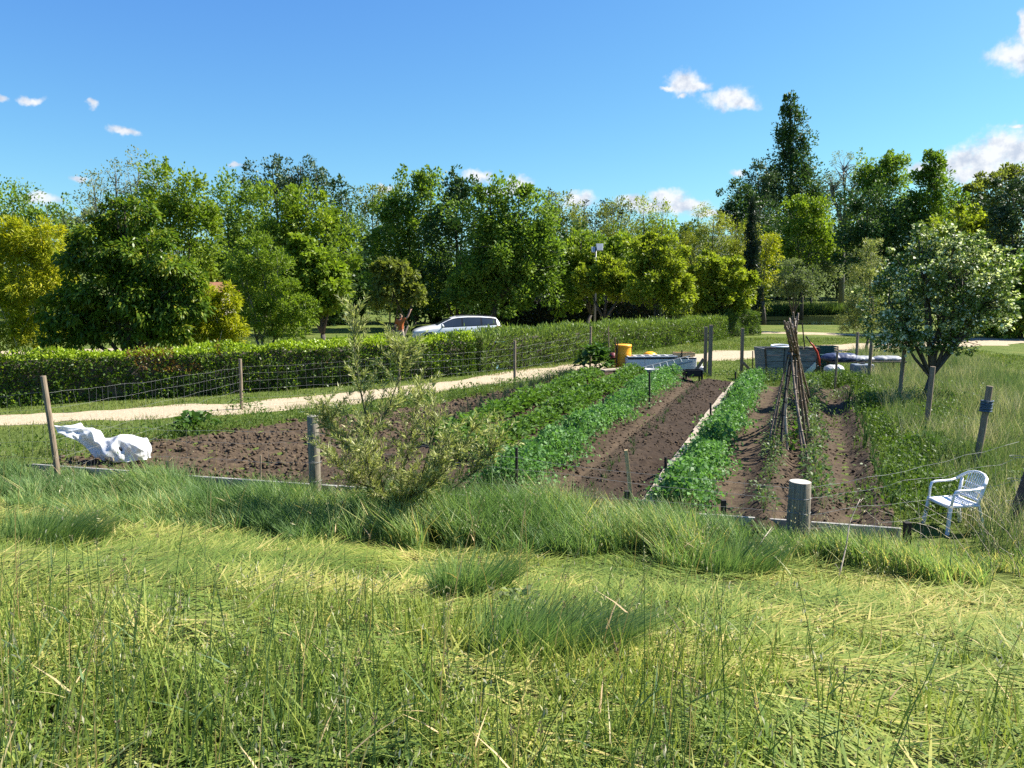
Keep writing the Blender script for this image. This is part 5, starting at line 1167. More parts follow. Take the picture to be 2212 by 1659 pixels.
# ------------------------------------------------------------------ planks and edging
def plank(label, a, b, w, t, mat, z=0, name='plank', cat='plank', group=None, rot=0.0):
    a = np.array(a, float); b = np.array(b, float); c = (a+b)/2; zz = base_z(c[0], c[1])+z; L = np.hypot(*(b-a)); th = math.atan2(*(b-a)[::-1])
    g = MB(); n = 9
    G = [[(x, y+random.uniform(-.004, .004), .010*math.sin(x*2.1+rot*9)) for y in (-w/2, -w/6, w/6, w/2)] for x in np.linspace(-L/2, L/2, n)]
    g.grid(G, t); o = g.build(name, M[mat], loc=(c[0], c[1], zz), bevel=.003); o.rotation_euler = (rot, random.uniform(-.012, .012), th); return setp(o, label, cat, group)
tt = [10.2, 13.0, 15.9, 18.8, 21.6, 24.3]; words_ = ['nearest the wire fence', 'second from the wire fence', 'middle one of the line', 'second from the timber bin', 'at the far end']
for i in range(5):
    s0 = ROWS['plank']+random.uniform(-.05, .05); s1 = ROWS['plank']+random.uniform(-.05, .05)
    plank('bleached walking plank between bed and pea vines, '+words_[i], st_xy(s0, tt[i]+.04), st_xy(s1, tt[i+1]-.05), .21, .03, 'plank', .075, group='bleached planks along the pea row', rot=random.uniform(-.06, .06))
plank('short broken plank lying crosswise at the end of the plank line', gp(1385, 1112), gp(1440, 1106), .2, .025, 'plank', .06)
plank('tan board lying at the far end of the potato rows', gp(1300, 815), gp(1345, 812), .35, .05, 'plank', .08)
ex = [-7.9, -5.2, -2.55, -.1, 2.35, 4.75]; en = ['under the white sheet', 'left of the tall log post', 'behind the willow sapling', 'in front of the pea rows', 'at the foot of the sawn stump']
for i in range(5):
    a = np.array([ex[i]+.01, edge_y(ex[i])+.03]); b = np.array([ex[i+1]-.01, edge_y(ex[i+1])+.03]); c = (a+b)/2
    g = MB(); L = np.hypot(*(b-a)); g.box((0, 0, .06), (L, .045, .28)); o = g.build('edging_board', M['edging'], loc=(c[0], c[1], tz(c[0], c[1])+random.uniform(-.01, .01)), bevel=.006); o.rotation_euler = (random.uniform(-.05, .05), random.uniform(-.006, .006), math.atan2(*(b-a)[::-1]))
    setp(o, 'grey edging board of the plot '+en[i], 'edging board', 'grey edging boards')
def branch(label, pts, r, mat='cane_pale', name='dry_branch'):
    B = np.array(pts[0]); g = MB(); n = len(pts); P = [Vector(np.array(p)-B) for p in pts]
    g.tube(P, [r*(1-.75*i/(n-1)) for i in range(n)], 6)
    for i in range(1, n-1):
        d = Vector((random.gauss(0, .06), random.gauss(0, .04), random.uniform(.04, .12))); g.tube([P[i], P[i]+d], [r*.4, r*.15], 4)
    o = g.build(name, M[mat], loc=tuple(B), smooth=True); return setp(o, label, 'dry branch')
branch('crooked pale dry branch rising from the grass between stump and chair', [at(1795, 1290, 7.6), at(1815, 1235, 7.75), at(1828, 1180, 7.95), at(1835, 1130, 8.1), at(1850, 1095, 8.2), at(1858, 1078, 8.25)], .011)
branch('straight pale stick poking out of the grass beside the sawn stump', [at(1628, 1195, 8.3), at(1650, 1163, 8.45), at(1668, 1138, 8.6)], .010)
branch('thin pale branch lying along the edging under the peas', [at(1180, 1118, 10.1), at(1230, 1116, 10.15), at(1300, 1108, 10.3), at(1370, 1100, 10.4)], .016)
def bramble():
    B = at(2170, 1190, 8.2); B[2] = tz(B[0], B[1]); g = MB(); L = Leaves(); P = []
    for _ in range(30):
        x = random.uniform(-.9, .9); y = random.uniform(-.6, 1.0); h = random.uniform(.35, 1.1); a = random.gauss(2.6, 1.1); r = random.uniform(.2, .9)
        p = [Vector((x+r*math.cos(a)*q**1.7, y+r*.5*math.sin(a)*q, tz(B[0]+x, B[1]+y)-B[2]+h*(q-.25*q*q)+random.gauss(0, .015))) for q in np.linspace(0, 1, 7)]
        g.tube(p, [.0035*(1-.6*i/6) for i in range(7)], 4, cap=False)
        for q in p[3:]:
            if random.random() < .6: P.append(tuple(q))
    root = thing('dry_bramble', 'tangle of pale dry stalks in front of the leaning corner post', 'bramble', tuple(B)); g.build('stalks', M['cane_pale'], root)
    P = np.array(P); n = len(P); L.leaves(P, rng.normal(0, 1, (n, 3))+[0, 0, -.5], rng.uniform(.02, .045, n), .012, rng.uniform(0, .8, n)); link_mesh('husks', L.mesh('husks'), M['husk'], root)
bramble()

# ------------------------------------------------------------------ cane tepee
def canes():
    def cane(label, foot, top, r, mat, grp='bean canes of the tepee', bend=.03):
        x, y = gp(*foot); z = base_z(x, y); T = np.array(top); B = np.array([x, y, z]); q = Vector(T-B); g = MB(); sd = Vector((random.gauss(0, bend), random.gauss(0, bend), 0)); n = 9
        g.tube([(-q.x*.03, -q.y*.03, -.1)]+[q*t+sd*math.sin(pi*t) for t in np.linspace(0, 1, n)], [r]+[r*(1-.3*t) for t in np.linspace(0, 1, n)], 8)
        for t in np.linspace(.12, .95, 8): g.tube([q*(t-.004)+sd*math.sin(pi*t), q*(t+.004)+sd*math.sin(pi*t)], r*1.18, 8)
        o = g.build('bean_cane', M[mat], loc=tuple(B), smooth=True); setp(o, label, 'bean cane', grp)
    apex = at(1714, 765, 13.9)
    def beyond(foot, k, jx, jy):
        x, y = gp(*foot); B = np.array([x, y, base_z(x, y)]); return B+(apex+np.array([jx, jy, 0])-B)*k
    D = [((1666, 992), 1.40, -.05, .03, .026, 'cane', 'long brown cane slanting from the soil path foot of the tepee'),
         ((1685, 1008), 1.10, -.06, -.06, .026, 'stake', 'nearly black stake at the front of the cane tepee'),
         ((1672, 972), 1.44, -.03, .06, .023, 'cane', 'brown cane just behind the slanting front cane of the tepee'),
         ((1655, 1000), 1.02, -.10, .0, .016, 'cane', 'thin short cane on the soil path flank of the tepee'),
         ((1744, 1014), 1.12, -.05, -.10, .026, 'cane', 'cane with a pale cut end facing the viewer on the tepee')]
    for f, k, jx, jy, r, m, l in D: cane(l, f, beyond(f, k, jx, jy), r, m)
    lab = 'brown cane in the tight bundle leaning on the far flank of the tepee'
    for i in range(13):
        f = (1740+random.uniform(-9, 13), 1006-i*11+random.uniform(-4, 4)); cane(lab, f, beyond(f, random.uniform(1.30, 1.47), .02+random.uniform(-.05, .09), random.uniform(-.12, .15)), random.uniform(.018, .026), 'cane', 'bundle of canes on the far flank of the tepee', .02)
    for i, (f, jx) in enumerate((((1700, 985), .02), ((1692, 962), -.03))):
        cane(('pale peeled cane in the middle of the tepee', 'second pale peeled cane of the tepee, further back')[i], f, beyond(f, 1.36, jx, .05), .024, 'cane_pale', bend=.06)
    g = MB(); 
    for k in range(3): g.tube([apex+np.array([.11*math.cos(a), .11*math.sin(a), .012*k]) for a in np.linspace(0, 2*pi, 15)], .006, 5, cap=False)
    B = Vector(apex); g.v = [tuple(Vector(v)-B) for v in g.v]; setp(g.build('twine_tie', M['rope'], loc=tuple(B)), 'loop of twine tied round the crossing canes', 'twine')
canes()

# ------------------------------------------------------------------ white chair
def chair():
    p = gpt(2058, 1141); root = thing('garden_chair', 'white plastic garden chair with armrests standing in the weeds', 'chair', tuple(p), math.radians(186)); mt = M['whiteplastic']; root.scale = (.88, .88, .88)
    g = MB(); G = []
    for x in np.linspace(-.22, .26, 13):
        row = []
        for y in np.linspace(-.25, .25, 13):
            w = 1-.10*((x+.22)/.48 < .3)*(1-(x+.22)/.15 if x < -.07 else 0); z = .425-.022*math.cos(y*pi/.5)*math.cos((x-.02)*pi/.6); z -= .05*max(0, (x-.2)/.06)**2; z -= .028*(abs(y) > .235)
            row.append((x, y*w, z))
        G.append(row)
    g.grid(G, .012); o = g.build('seat', mt, root, smooth=True)
    g = MB()
    g.tube([(.245, -.235, .395), (.255, 0, .392), (.245, .235, .395)], .022, 8, flat=1.2); g.tube([(-.2, -.225, .40), (-.2, .225, .40)], .02, 8)
    for s in (-1, 1): g.tube([(.24, .24*s, .40), (0, .25*s, .405), (-.2, .225*s, .40)], .02, 8)
    g.build('seat_rim', mt, root, smooth=True)
    for s in (-1, 1):
        g = MB(); g.beam((.285, .275*s, -.03), (.235, .24*s, .42), .055, .034); g.build('leg', mt, root, bevel=.008)
        g = MB(); g.beam((-.31, .265*s, -.03), (-.205, .225*s, .42), .055, .034); g.build('leg', mt, root, bevel=.008)
        g = MB(); g.tube([(.235, .245*s, .40), (.215, .262*s, .56), (.19, .27*s, .628), (.12, .275*s, .645), (0, .28*s, .648), (-.12, .28*s, .655), (-.21, .27*s, .685)], [.024, .022, .026, .028, .028, .028, .027], 10, flat=.6, up0=(0, 1, 0)); g.build('armrest', mt, root, smooth=True)
    g = MB()
    hoop = [(-.21, .27, .685), (-.27, .245, .735), (-.325, .19, .79), (-.355, .10, .822), (-.362, 0, .832)]; hoop = hoop+[(x, -y, z) for x, y, z in hoop[-2::-1]]
    g.tube(hoop, .027, 10, flat=.7)
    for s in (-1, 1): g.tube([(-.20, .215*s, .41), (-.235, .225*s, .55), (-.265, .235*s, .70)], [.026, .024, .022], 8)
    g.tube([(-.205, -.2, .47), (-.222, 0, .475), (-.205, .2, .47)], .02, 8)
    o = g.build('backrest', mt, root, smooth=True)
    g = MB()
    for y in np.linspace(-.165, .165, 9):
        t = math.sqrt(max(0, 1-(y/.27)**2)); top = Vector((-.235-.125*t, y*1.05, .70+.125*t)); g.beam((-.215, y*.8, .47), top, .020, .007, up=(1, 0, 0))
    for z, k in ((.57, 1), (.66, 1)): g.tube([(-.232-(z-.5)*.33, yy, z) for yy in np.linspace(-.2, .2, 7)], .008, 6)
    sl = g.build('lattice', mt, root, bevel=.002); sl.parent = o
chair()

# ------------------------------------------------------------------ tiller under a white sheet
def tiller():
    c = gpt(238, 1006); B = np.array([c[0], c[1]+.15, c[2]]); k = B[1]/F
    root = thing('garden_tiller', 'red motor tiller almost hidden under the white sheet', 'tiller', tuple(B))
    g = MB(); g.box((.16, 0, .22), (.36, .24, .2), taper=(.8, .8)); g.tube([(.05, 0, .2), (-.12, 0, .14), (-.2, 0, .2)], .07, 8); g.build('body', M['red'], root, bevel=.03)
    for s in (-1, 1):
        w = MB(); w.tube([(.12, .2*s-.05, .17), (.12, .2*s+.05, .17)], .17, 20); w.build('wheel', M['rubber'], root, bevel=.015)
        h = MB(); h.tube([(.05, .05*s, .22), (-.2, .05*s, .30), (-.36, .05*s, .44), (-.62, .05*s, .52)], .018, 8); h.build('handlebar', M['black'], root, smooth=True)
    t = MB()
    for a in range(8): t.beam((.36, 0, .14), (.36+.14*math.cos(a*.785), .0, .14+.16*math.sin(a*.785)), .03, .03)
    t.build('tine', M['rust'], root)
    # sheet: a loose skin lofted over handlebars and motor
    prof = [(466, 795, 800, .02), (500, 797, 850, .10), (525, 797, 890, .14), (640, 801, 893, .17), (700, 804, 950, .17), (745, 807, 1010, .18), (815, 812, 1064, .20), (845, 895, 1075, .22), (890, 903, 1090, .25), (920, 905, 1105, .27), (980, 893, 1130, .29), (1060, 876, 1163, .31), (1130, 879, 1152, .30), (1185, 889, 1140, .29), (1240, 908, 1127, .25), (1256, 930, 1115, .18), (1258, 1000, 1080, .03)]
    R = np.array([(at(x*.25, 900, B[1])[0]-B[0], at(x*.25, 720+t*.25, B[1])[2]-B[2], at(x*.25, 720+b_*.25, B[1])[2]-B[2], d_) for x, t, b_, d_ in prof])
    q = np.linspace(0, 1, len(R)); Q = np.linspace(0, 1, 90); R = np.stack([np.interp(Q, q, R[:, i]) for i in range(4)], 1); n = 72
    A = np.linspace(0, 2*pi, n, endpoint=False); V = []
    rid = lambda u_, v_, sd: 1-np.abs(2*fbm(u_, v_, sd, 3)/.875-1)
    for i, (x, zt, zb_, ry) in enumerate(R):
        c_ = np.cos(A); s_ = np.sin(A); sq = np.sign(c_)*np.abs(c_)**.7
        wr_ = 0
        for kx, ka, ph, am in ((6.5, 2, .3, .030), (4.2, -3, 1.9, .034), (9.1, 4, 4.0, .022), (12.5, -5, 2.2, .014), (3.1, 1, 5.1, .03), (16., 7, .8, .008)):
            wr_ = wr_+am*(1-2*np.abs(np.sin(kx*x+ka*A/2*1.0+ph+.6*np.sin(x*3+2*c_))))
        wr_ = .75*wr_*min(1, ry/.16)
        y = ry*sq*(1+.15*np.sin(x*7))+wr_*c_*1.6; zz = (zt+zb_)/2+(zt-zb_)/2*s_+wr_*s_*.55+np.where(s_ < -.3, .035*(fbm(A*2, A*0+x*9, 163)-.4), 0)
        V.append(np.stack([np.full(n, x)+wr_*.2, y, np.maximum(zz, .03)], 1))
    V = np.array(V); m = len(R); i, j = np.meshgrid(np.arange(m-1), np.arange(n), indexing='ij'); a = (i*n+j).ravel(); b = (i*n+(j+1) % n).ravel()
    keep = ~((i.ravel() > 34) & (np.sin(A[j.ravel()]) < -.86))      # open underneath
    o = link_mesh('plastic_sheet', np_mesh('plastic_sheet', V.reshape(-1, 3), np.stack([a, b, b+n, a+n], 1)[keep]), M['sheet'], loc=tuple(B), smooth=True)
    sf = o.modifiers.new('subsurf', 'SUBSURF'); sf.levels = sf.render_levels = 1
    setp(o, 'crumpled white plastic sheet draped over the tiller by the fence', 'plastic sheet')
tiller()

# ------------------------------------------------------------------ store corner by the gateway
def barrel():
    p = gpt(1345, 804); g = MB(); r = .285
    g.lathe([(r*.93, 0), (r*.97, .03), (r, .12), (r, .30), (r*1.012, .32), (r, .34), (r, .64), (r*1.012, .66), (r, .68), (r*.985, .88), (r*1.0, .90), (r*1.0, .93)], n=40); root = thing('water_barrel', 'bright orange plastic barrel beside the white cabinet', 'barrel', tuple(p)); g.build('body', M['orange'], root, smooth=True, bevel=0)
    g = MB(); g.lathe([(r*1.04, .905), (r*1.06, .925), (r*1.06, .965), (r*1.02, .985), (r*.6, .985), (r*.55, .99), (.01, .99)], n=40); g.build('lid', M['orange'], root, smooth=True)
barrel()
def store():
    # white cabinet
    a = gpt(1353, 808); b = gpt(1505, 806); c = (a+b)/2; W = b[0]-a[0]; D, Hh = .62, .50; th = math.atan2(b[1]-a[1], b[0]-a[0])
    root = thing('storage_cabinet', 'long low white cabinet lying beside the orange barrel', 'cabinet', tuple(c), th)
    g = MB(); g.box((0, D/2, Hh/2), (W, D, Hh)); g.build('body', M['cabinet'], root, bevel=.012)
    for k in range(4):
        g = MB(); x = -W/2+W*(k+.5)/4; g.box((x, -.012, Hh*.5), (W/4-.05, .02, Hh*.8)); g.build('door', M['cabinet'], root, bevel=.008)
    g = MB(); g.box((0, -.008, Hh-.02), (W*.98, .022, .04)); g.build('edge_strip', M['black'], root)
    top = lambda x, y, z: Matrix.Rotation(th, 3, 'Z') @ Vector((x, y, z))+Vector(c)
    fr = thing('window_frame', 'old white window frame with crossbars lying on the cabinet', 'window frame', tuple(top(-.32, .3, Hh+.02)), th)
    g = MB(); L = W*.70
    for y in (-.27, .27): g.box((0, y, .02), (L, .05, .04))
    for x in np.linspace(-L/2+.03, L/2-.03, 7): g.box((x, 0, .022), (.05, .49, .036))
    g.build('frame', M['frame_white'], fr, bevel=.004); g = MB(); g.box((0, 0, .006), (L-.02, .52, .012)); g.build('dark_gap_sheet', M['black'], fr)  # black sheet stands in for the dark of the open gaps between crossbars
    # wooden tray on the cabinet end
    tr = thing('wooden_tray', 'shallow fresh-wood tray on the end of the cabinet', 'tray', tuple(top(.88, .30, Hh+.012)), th)
    g = MB(); g.box((0, 0, .012), (.66, .42, .02)); g.build('base', M['newwood'], tr)
    for s in (-1, 1):
        g = MB(); g.box((0, .205*s, .085), (.68, .018, .125)); g.build('side_board', M['newwood'], tr, bevel=.003)
        g = MB(); g.box((.335*s, 0, .085), (.018, .39, .125)); g.build('side_board', M['newwood'], tr, bevel=.003)
    # ladder leaning along the cabinet front
    A0 = Vector(at(1374, 797, 26.2)); A1 = Vector(at(1490, 769, 26.5)); B0 = Vector(at(1374, 806, 26.0)); B1 = Vector(at(1496, 781, 26.3)); B0.z = max(B0.z, .05)
    Bs = B0.copy(); ld = thing('metal_ladder', 'dull metal ladder leaning along the front of the white cabinet', 'ladder', tuple(Bs))
    for p, q in ((A0, A1), (B0, B1)):
        g = MB(); g.tube([p-Bs, q-Bs], .02, 8); g.build('rail', M['aluminium'], ld)
    for t in np.linspace(.05, .95, 8):
        g = MB(); g.tube([A0.lerp(A1, t)-Bs, B0.lerp(B1, t)-Bs], .014, 8); g.build('rung', M['aluminium'], ld)
    # yellow tub, red triangle, drum, bucket, crate, bag
    x, y = at(1408, 600, 28.4)[:2]; z = base_z(x, y); g = MB(); g.lathe([(.30, 0), (.31, .02), (.30, .04), (.285, .30), (.29, .32), (.275, .44), (.28, .46), (.22, .57), (.12, .62), (.01, .635)], n=36); setp(g.build('upturned_tub', M['yellowplastic'], loc=(x, y, z), smooth=True), 'upturned yellow plastic tub behind the cabinet', 'tub')
    p = at(1346, 793, 26.9); p[2] = base_z(p[0], p[1]); root = thing('warning_triangle', 'solid red triangle sign leaning on the orange barrel', 'warning triangle', tuple(p))
    g = MB(); g.add([(-.2, 0, .28), (.2, 0, .28), (0, .06, .66), (-.2, .02, .28), (.2, .02, .28), (0, .08, .66)], [(0, 1, 2), (5, 4, 3), (0, 3, 4, 1), (1, 4, 5, 2), (2, 5, 3, 0)]); g.build('plate', M['red'], root)
    g = MB(); g.beam((0, .035, -.05), (0, .045, .4), .03, .02); g.build('support', M['rust'], root)
    p = gpt(1325, 800); g = MB(); g.lathe([(.17, 0), (.20, .05), (.21, .25), (.20, .47), (.15, .55), (.10, .58), (.10, .61), (.01, .61)], n=28); setp(g.build('plastic_drum', M['maroon'], loc=tuple(p+[0, .25, 0]), smooth=True), 'small maroon drum between the broad-leaved plant and the orange barrel', 'drum')
    p = gpt(1407, 836); root = thing('bucket', 'pale grey bucket standing at the end of the potato row', 'bucket', tuple(p)); g = MB(); g.lathe([(.15, 0), (.205, .40), (.22, .405), (.22, .43), (.20, .43), (.145, .03), (.01, .025)], n=32); g.build('body', M['bucket'], root, smooth=True)
    g = MB(); g.tube([(.215*math.cos(a), .02, .41-.12*math.sin(a)) for a in np.linspace(0, pi, 13)], .006, 6); g.build('handle', M['wire'], root)
    p = gpt(1496, 826); root = thing('black_crate', 'black plastic crate in the shade of the gateway post', 'crate', tuple(p))
    g = MB()
    for s in (-1, 1):
        for t in (-1, 1): g.box((.25*s, .17*t, .2), (.05, .05, .4))
    g.build('corner_posts', M['black'], root); g = MB(); g.box((0, -.185, .30), (.5, .02, .2)); g.box((0, .185, .30), (.5, .02, .2)); g.box((-.265, 0, .30), (.02, .34, .2)); g.box((.265, 0, .30), (.02, .34, .2)); g.box((0, 0, .22), (.5, .34, .02)); g.build('basket', M['black'], root, bevel=.004)
    p = gpt(1513, 808); V, _ = np.array([0]), 0; g = MB(); a = np.linspace(0, 2*pi, 20, endpoint=False)
    prof = [(.10, 0), (.16, .06), (.15, .18), (.08, .27), (.03, .31), (.06, .36)]; g.lathe(prof, n=20); g.v = [(x*(1+.25*vnoise(x*9, z*9, 3)), y*(1+.2*vnoise(y*9, z*7, 4)), z) for x, y, z in g.v]; setp(g.build('plastic_bag', M['sheet'], loc=tuple(p), smooth=True), 'small knotted whitish plastic bag at the foot of the gateway post', 'bag')
    # timber bin
    a = gpt(1652, 823); b = gpt(1763, 822); c = (a+b)/2; W = 1.78; Hh = 1.04; D = .95; root = thing('timber_bin', 'blue-grey weathered timber compost bin behind the bean canes', 'compost bin', tuple(c), math.radians(4))
    for i in range(5):
        z0 = Hh*i/5+.008; z1 = Hh*(i+1)/5-.008; k0 = .86+.14*z0/Hh; k1 = .86+.14*z1/Hh
        g = MB()
        for x0, x1 in ((-W/2, -W*.13), (W*.02, W/2)): g.add([(x0*k0, 0, z0), (x1*k0, 0, z0), (x1*k1, 0, z1), (x0*k1, 0, z1), (x0*k0, .03, z0), (x1*k0, .03, z0), (x1*k1, .03, z1), (x0*k1, .03, z1)], [(0, 1, 2, 3), (7, 6, 5, 4), (0, 4, 5, 1), (2, 6, 7, 3), (1, 5, 6, 2), (0, 3, 7, 4)])
        g.build('front_board', M['bluewood'], root, bevel=.004)
    g = MB(); g.box((-W*.055, -.003, Hh*.5), (W*.145, .045, Hh)); g.build('upright_board', M['bluewood'], root, bevel=.004); g = MB(); g.box((-W*.142, .012, Hh*.5), (.025, .03, Hh)); g.build('gap_strip', M['black'], root)
    g = MB(); g.beam((W*.22, -.018, Hh*.10), (W*.47, -.018, Hh*.52), .03, .16, up=(0, 0, 1)); g.build('diagonal_board', M['cabinet'], root, bevel=.004)
    for s in (-1, 1):
        g = MB(); g.add([(s*W/2*.86, .034, 0), (s*W/2*.86, D, 0), (s*W/2, D, Hh), (s*W/2, .034, Hh), (s*(W/2*.86-.04), .034, 0), (s*(W/2*.86-.04), D, 0), (s*(W/2-.04), D, Hh), (s*(W/2-.04), .034, Hh)], [(0, 1, 2, 3), (7, 6, 5, 4), (0, 4, 5, 1), (2, 6, 7, 3), (1, 5, 6, 2), (0, 3, 7, 4)]); g.build('side_board', M['bluewood'], root)
        g = MB(); g.beam((s*W/2*.875, -.02, 0), (s*(W/2+.012), -.02, Hh), .05, .05, up=(0, 1, 0)); g.build('corner_batten', M['rust'], root, bevel=.004)
    g = MB(); g.box((0, D, Hh*.5), (W*.9, .03, Hh)); g.build('back_board', M['bluewood'], root); g = MB(); g.box((0, -.004, Hh+.022), (W*1.01, .06, .04)); g.build('top_rail', M['bluewood_dark'], root, bevel=.004)
    g = MB(); g.box((0, D/2, Hh*.78), (W*.88, D*.9, .04)); g.build('compost_fill', M['bluewood_dark'], root)
    g = MB(); g.tube([(.30*math.cos(t), .2*math.sin(t), .03+.02*math.sin(t)) for t in np.linspace(0, 2*pi, 29)], .03, 8, cap=False); q = Vector(c)+Vector((-.32, .14, Hh+.05)); setp(g.build('white_ring', M['whiteplastic'], loc=tuple(q), smooth=True), 'white oval plastic ring lying on top of the timber bin', 'plastic ring')
    # red-handled tool leaning on the bin
    p = np.array(gpt(1775, 826)); root = thing('red_tool', 'red curved tool handle leaning against the corner of the timber bin', 'garden tool', tuple(p))
    f = lambda u, v: Vector(at(u, v, p[1])-p)
    g = MB(); g.tube([f(1749, 738), f(1756, 746), f(1765, 760), f(1769, 775), f(1771, 790)], [.02, .03, .034, .034, .03], 10); g.build('handle', M['red'], root, smooth=True); g = MB(); g.tube([f(1771, 788), (0, 0, -.05)], .02, 8); g.build('shaft', M['rust'], root); g = MB(); g.tube([f(1741, 726), f(1750, 739)], .02, 8); g.build('tip', M['black'], root)
    # stored tarpaulins on a bench with tank and crates
    c = at(1878, 600, 25.6); c[2] = base_z(c[0], c[1]); bn = thing('trestle_bench', 'low trestle carrying rolled tarpaulins under the silver poplar', 'bench', tuple(c))
    g = MB(); g.box((0, 0, .57), (2.5, .7, .04)); g.build('top', M['bluewood_dark'], bn)
    for sx in (-1, 1):
        for sy in (-1, 1): g = MB(); g.beam((1.15*sx, .3*sy, -.05), (1.1*sx, .28*sy, .55), .06, .06); g.build('leg', M['bluewood_dark'], bn)
    def lump(label, name, cat, mat, cx, L, ry, rz_, z, seed, y=0.0, tilt=0):
        n = 28; m = 26; V = []
        for i in range(m):
            q = i/(m-1); A = np.linspace(0, 2*pi, n, endpoint=False); e = (1-abs(2*q-1)**5)*1+.02; r = 1+.5*(fbm(A*1.6+q*7, q*9+np.cos(A), seed, 3)-.45); zz = rz_*np.sin(A)*r*e; V.append(np.stack([np.full(n, (q-.5)*L), ry*np.cos(A)*r*e, np.maximum(zz, -rz_*.55)+rz_*.55+tilt*(q-.5)], 1))
        a, b = np.meshgrid(np.arange(m-1), np.arange(n), indexing='ij'); k = (a*n+b).ravel(); k2 = (a*n+(b+1) % n).ravel()
        o = link_mesh(name, np_mesh(name, np.array(V).reshape(-1, 3), np.stack([k, k2, k2+n, k+n], 1)), M[mat], loc=(c[0]+cx, c[1]+y, c[2]+z), smooth=True); setp(o, label, cat)
    lump('crumpled navy tarpaulin heaped on the trestle', 'tarpaulin', 'tarpaulin', 'navy', -.85, 1.25, .34, .16, .592, 171)
    lump('grey folded tarpaulin on the trestle next to the navy one', 'tarpaulin', 'tarpaulin', 'greytarp', -.15, .95, .30, .10, .592, 173)
    lump('long pale grey rolled sheet at the end of the trestle under the poplar', 'rolled_sheet', 'rolled sheet', 'greytarp', .75, 1.0, .22, .10, .592, 175)
    lump('plump white sack lying in the weeds beside the timber bin', 'sack', 'sack', 'bucket', -1.38, .66, .24, .15, .30, 177, y=-.9)
    g = MB(); g.box((-1.38, -.9, .15), (.6, .42, .3)); g.v = [v for v in g.v]; setp(g.build('wooden_box', M['bluewood_dark'], loc=tuple(c), bevel=.01), 'dark wooden box overgrown by weeds under the white sack', 'box')
    root = thing('water_tank', 'slate-blue tank half hidden by weeds below the trestle', 'tank', (c[0]-.35, c[1]-.62, c[2])); g = MB(); g.box((0, 0, .27), (.68, .34, .54)); g.build('body', M['tank'], root, bevel=.05, seg=3); g = MB(); g.lathe([(.09, .54), (.09, .575), (.01, .58)], n=20); g.build('cap', M['black'], root)
    for k in range(3):
        root = thing('plastic_crate', ('dark green crate at the bottom of the stack behind the navy tarpaulin', 'dark green crate in the middle of the stack behind the navy tarpaulin', 'dark green crate on top of the stack behind the navy tarpaulin')[k], 'crate', (c[0]-.95+.03*k, c[1]+1.0, c[2]+.335*k), group='dark green crates'); g = MB()
        g.box((0, 0, .02), (.66, .46, .03))
        for z in (.08, .155, .23, .305):
            for s in (-1, 1): g.box((0, .22*s, z), (.64, .018, .042)); g.box((.32*s, 0, z), (.018, .42, .042))
        g.build('slatted_body', M['greencrate'], root); g = MB()
        for x in (-.31, -.1, .1, .31):
            for s in (-1, 1): g.box((x, .234*s, .18), (.03, .012, .30))
        g.build('ribs', M['greencrate'], root)
store()
# blue water box glimpsed through the oleander
def bluebox():
    p = at(1072, 600, 28.0); p[2] = tz(p[0], p[1]); root = thing('blue_container', 'pale blue container glimpsed between the oleander and the red-tipped hedge', 'container', tuple(p), .9); g = MB(); g.box((0, 0, .5), (.8, .6, 1.0), taper=(.9, .9)); g.build('body', M['bluebox'], root, bevel=.05, seg=3); g = MB(); g.box((0, 0, 1.03), (.84, .64, .05)); g.build('lid', M['bluebox'], root, bevel=.02)
# ------------------------------------------------------------------ floodlight, house
def flood():
    p = at(1286, 600, 46.6); p[2] = tz(p[0], p[1]); h = at(1286, 534, 46.6)[2]-p[2]; root = thing('floodlight_pole', 'floodlight on a slim grey pole rising behind the mulberries', 'floodlight', tuple(p))
    g = MB(); g.tube([(0, 0, 0), (0, 0, h)], [.075, .055], 14); g.build('pole', M['grey_metal'], root, smooth=True)
    g = MB(); g.beam((-.22, -.05, h-.06), (.30, -.05, h-.06), .05, .06); g.build('crossarm', M['grey_metal'], root)
    for sx, w in ((.22, .44), (-.16, .26)):
        R = Matrix.Rotation(math.radians(-28), 3, 'X'); g = MB(); g.box((sx, -.12, h-.02 if sx > 0 else h-.16), (w, .14, .46 if sx > 0 else .36), R, taper=(.8, .8)); o = g.build('lamp_head', M['lampwhite'], root, bevel=.02)
flood()
def house():
    c = at(428, 600, 50); c[2] = tz(c[0], c[1]); root = thing('small_house', 'low cream house with a terracotta roof glimpsed behind the cherry tree', 'house', tuple(c), .1)
    g = MB(); g.box((0, 0, 1.25), (3.6, 4, 2.5)); g.build('wall', M['render_wall'], root)
    for s in (-1, 1):
        g = MB(); g.add([(-2.0, 2.35*s, 2.46), (2.0, 2.35*s, 2.46), (2.0, 0, 3.06), (-2.0, 0, 3.06), (-2.0, 2.35*s, 2.56), (2.0, 2.35*s, 2.56), (2.0, 0, 3.18), (-2.0, 0, 3.18)], [(0, 1, 2, 3), (7, 6, 5, 4), (0, 4, 5, 1), (1, 5, 6, 2), (2, 6, 7, 3), (3, 7, 4, 0)]); g.build('roof', M['roof'], root)
    for x in (-1.15, 1.15):
        g = MB(); g.box((x, -2.01, 1.5), (.9, .06, 1.1)); w = g.build('window', M['frame_white'], root); g = MB(); g.box((x, -2.045, 1.5), (.76, .02, .96)); g.build('pane', M['glass'], w)
    g = MB(); g.box((0, -2.01, 1.0), (.9, .06, 2.0)); g.build('door', M['bluewood_dark'], root)
house()

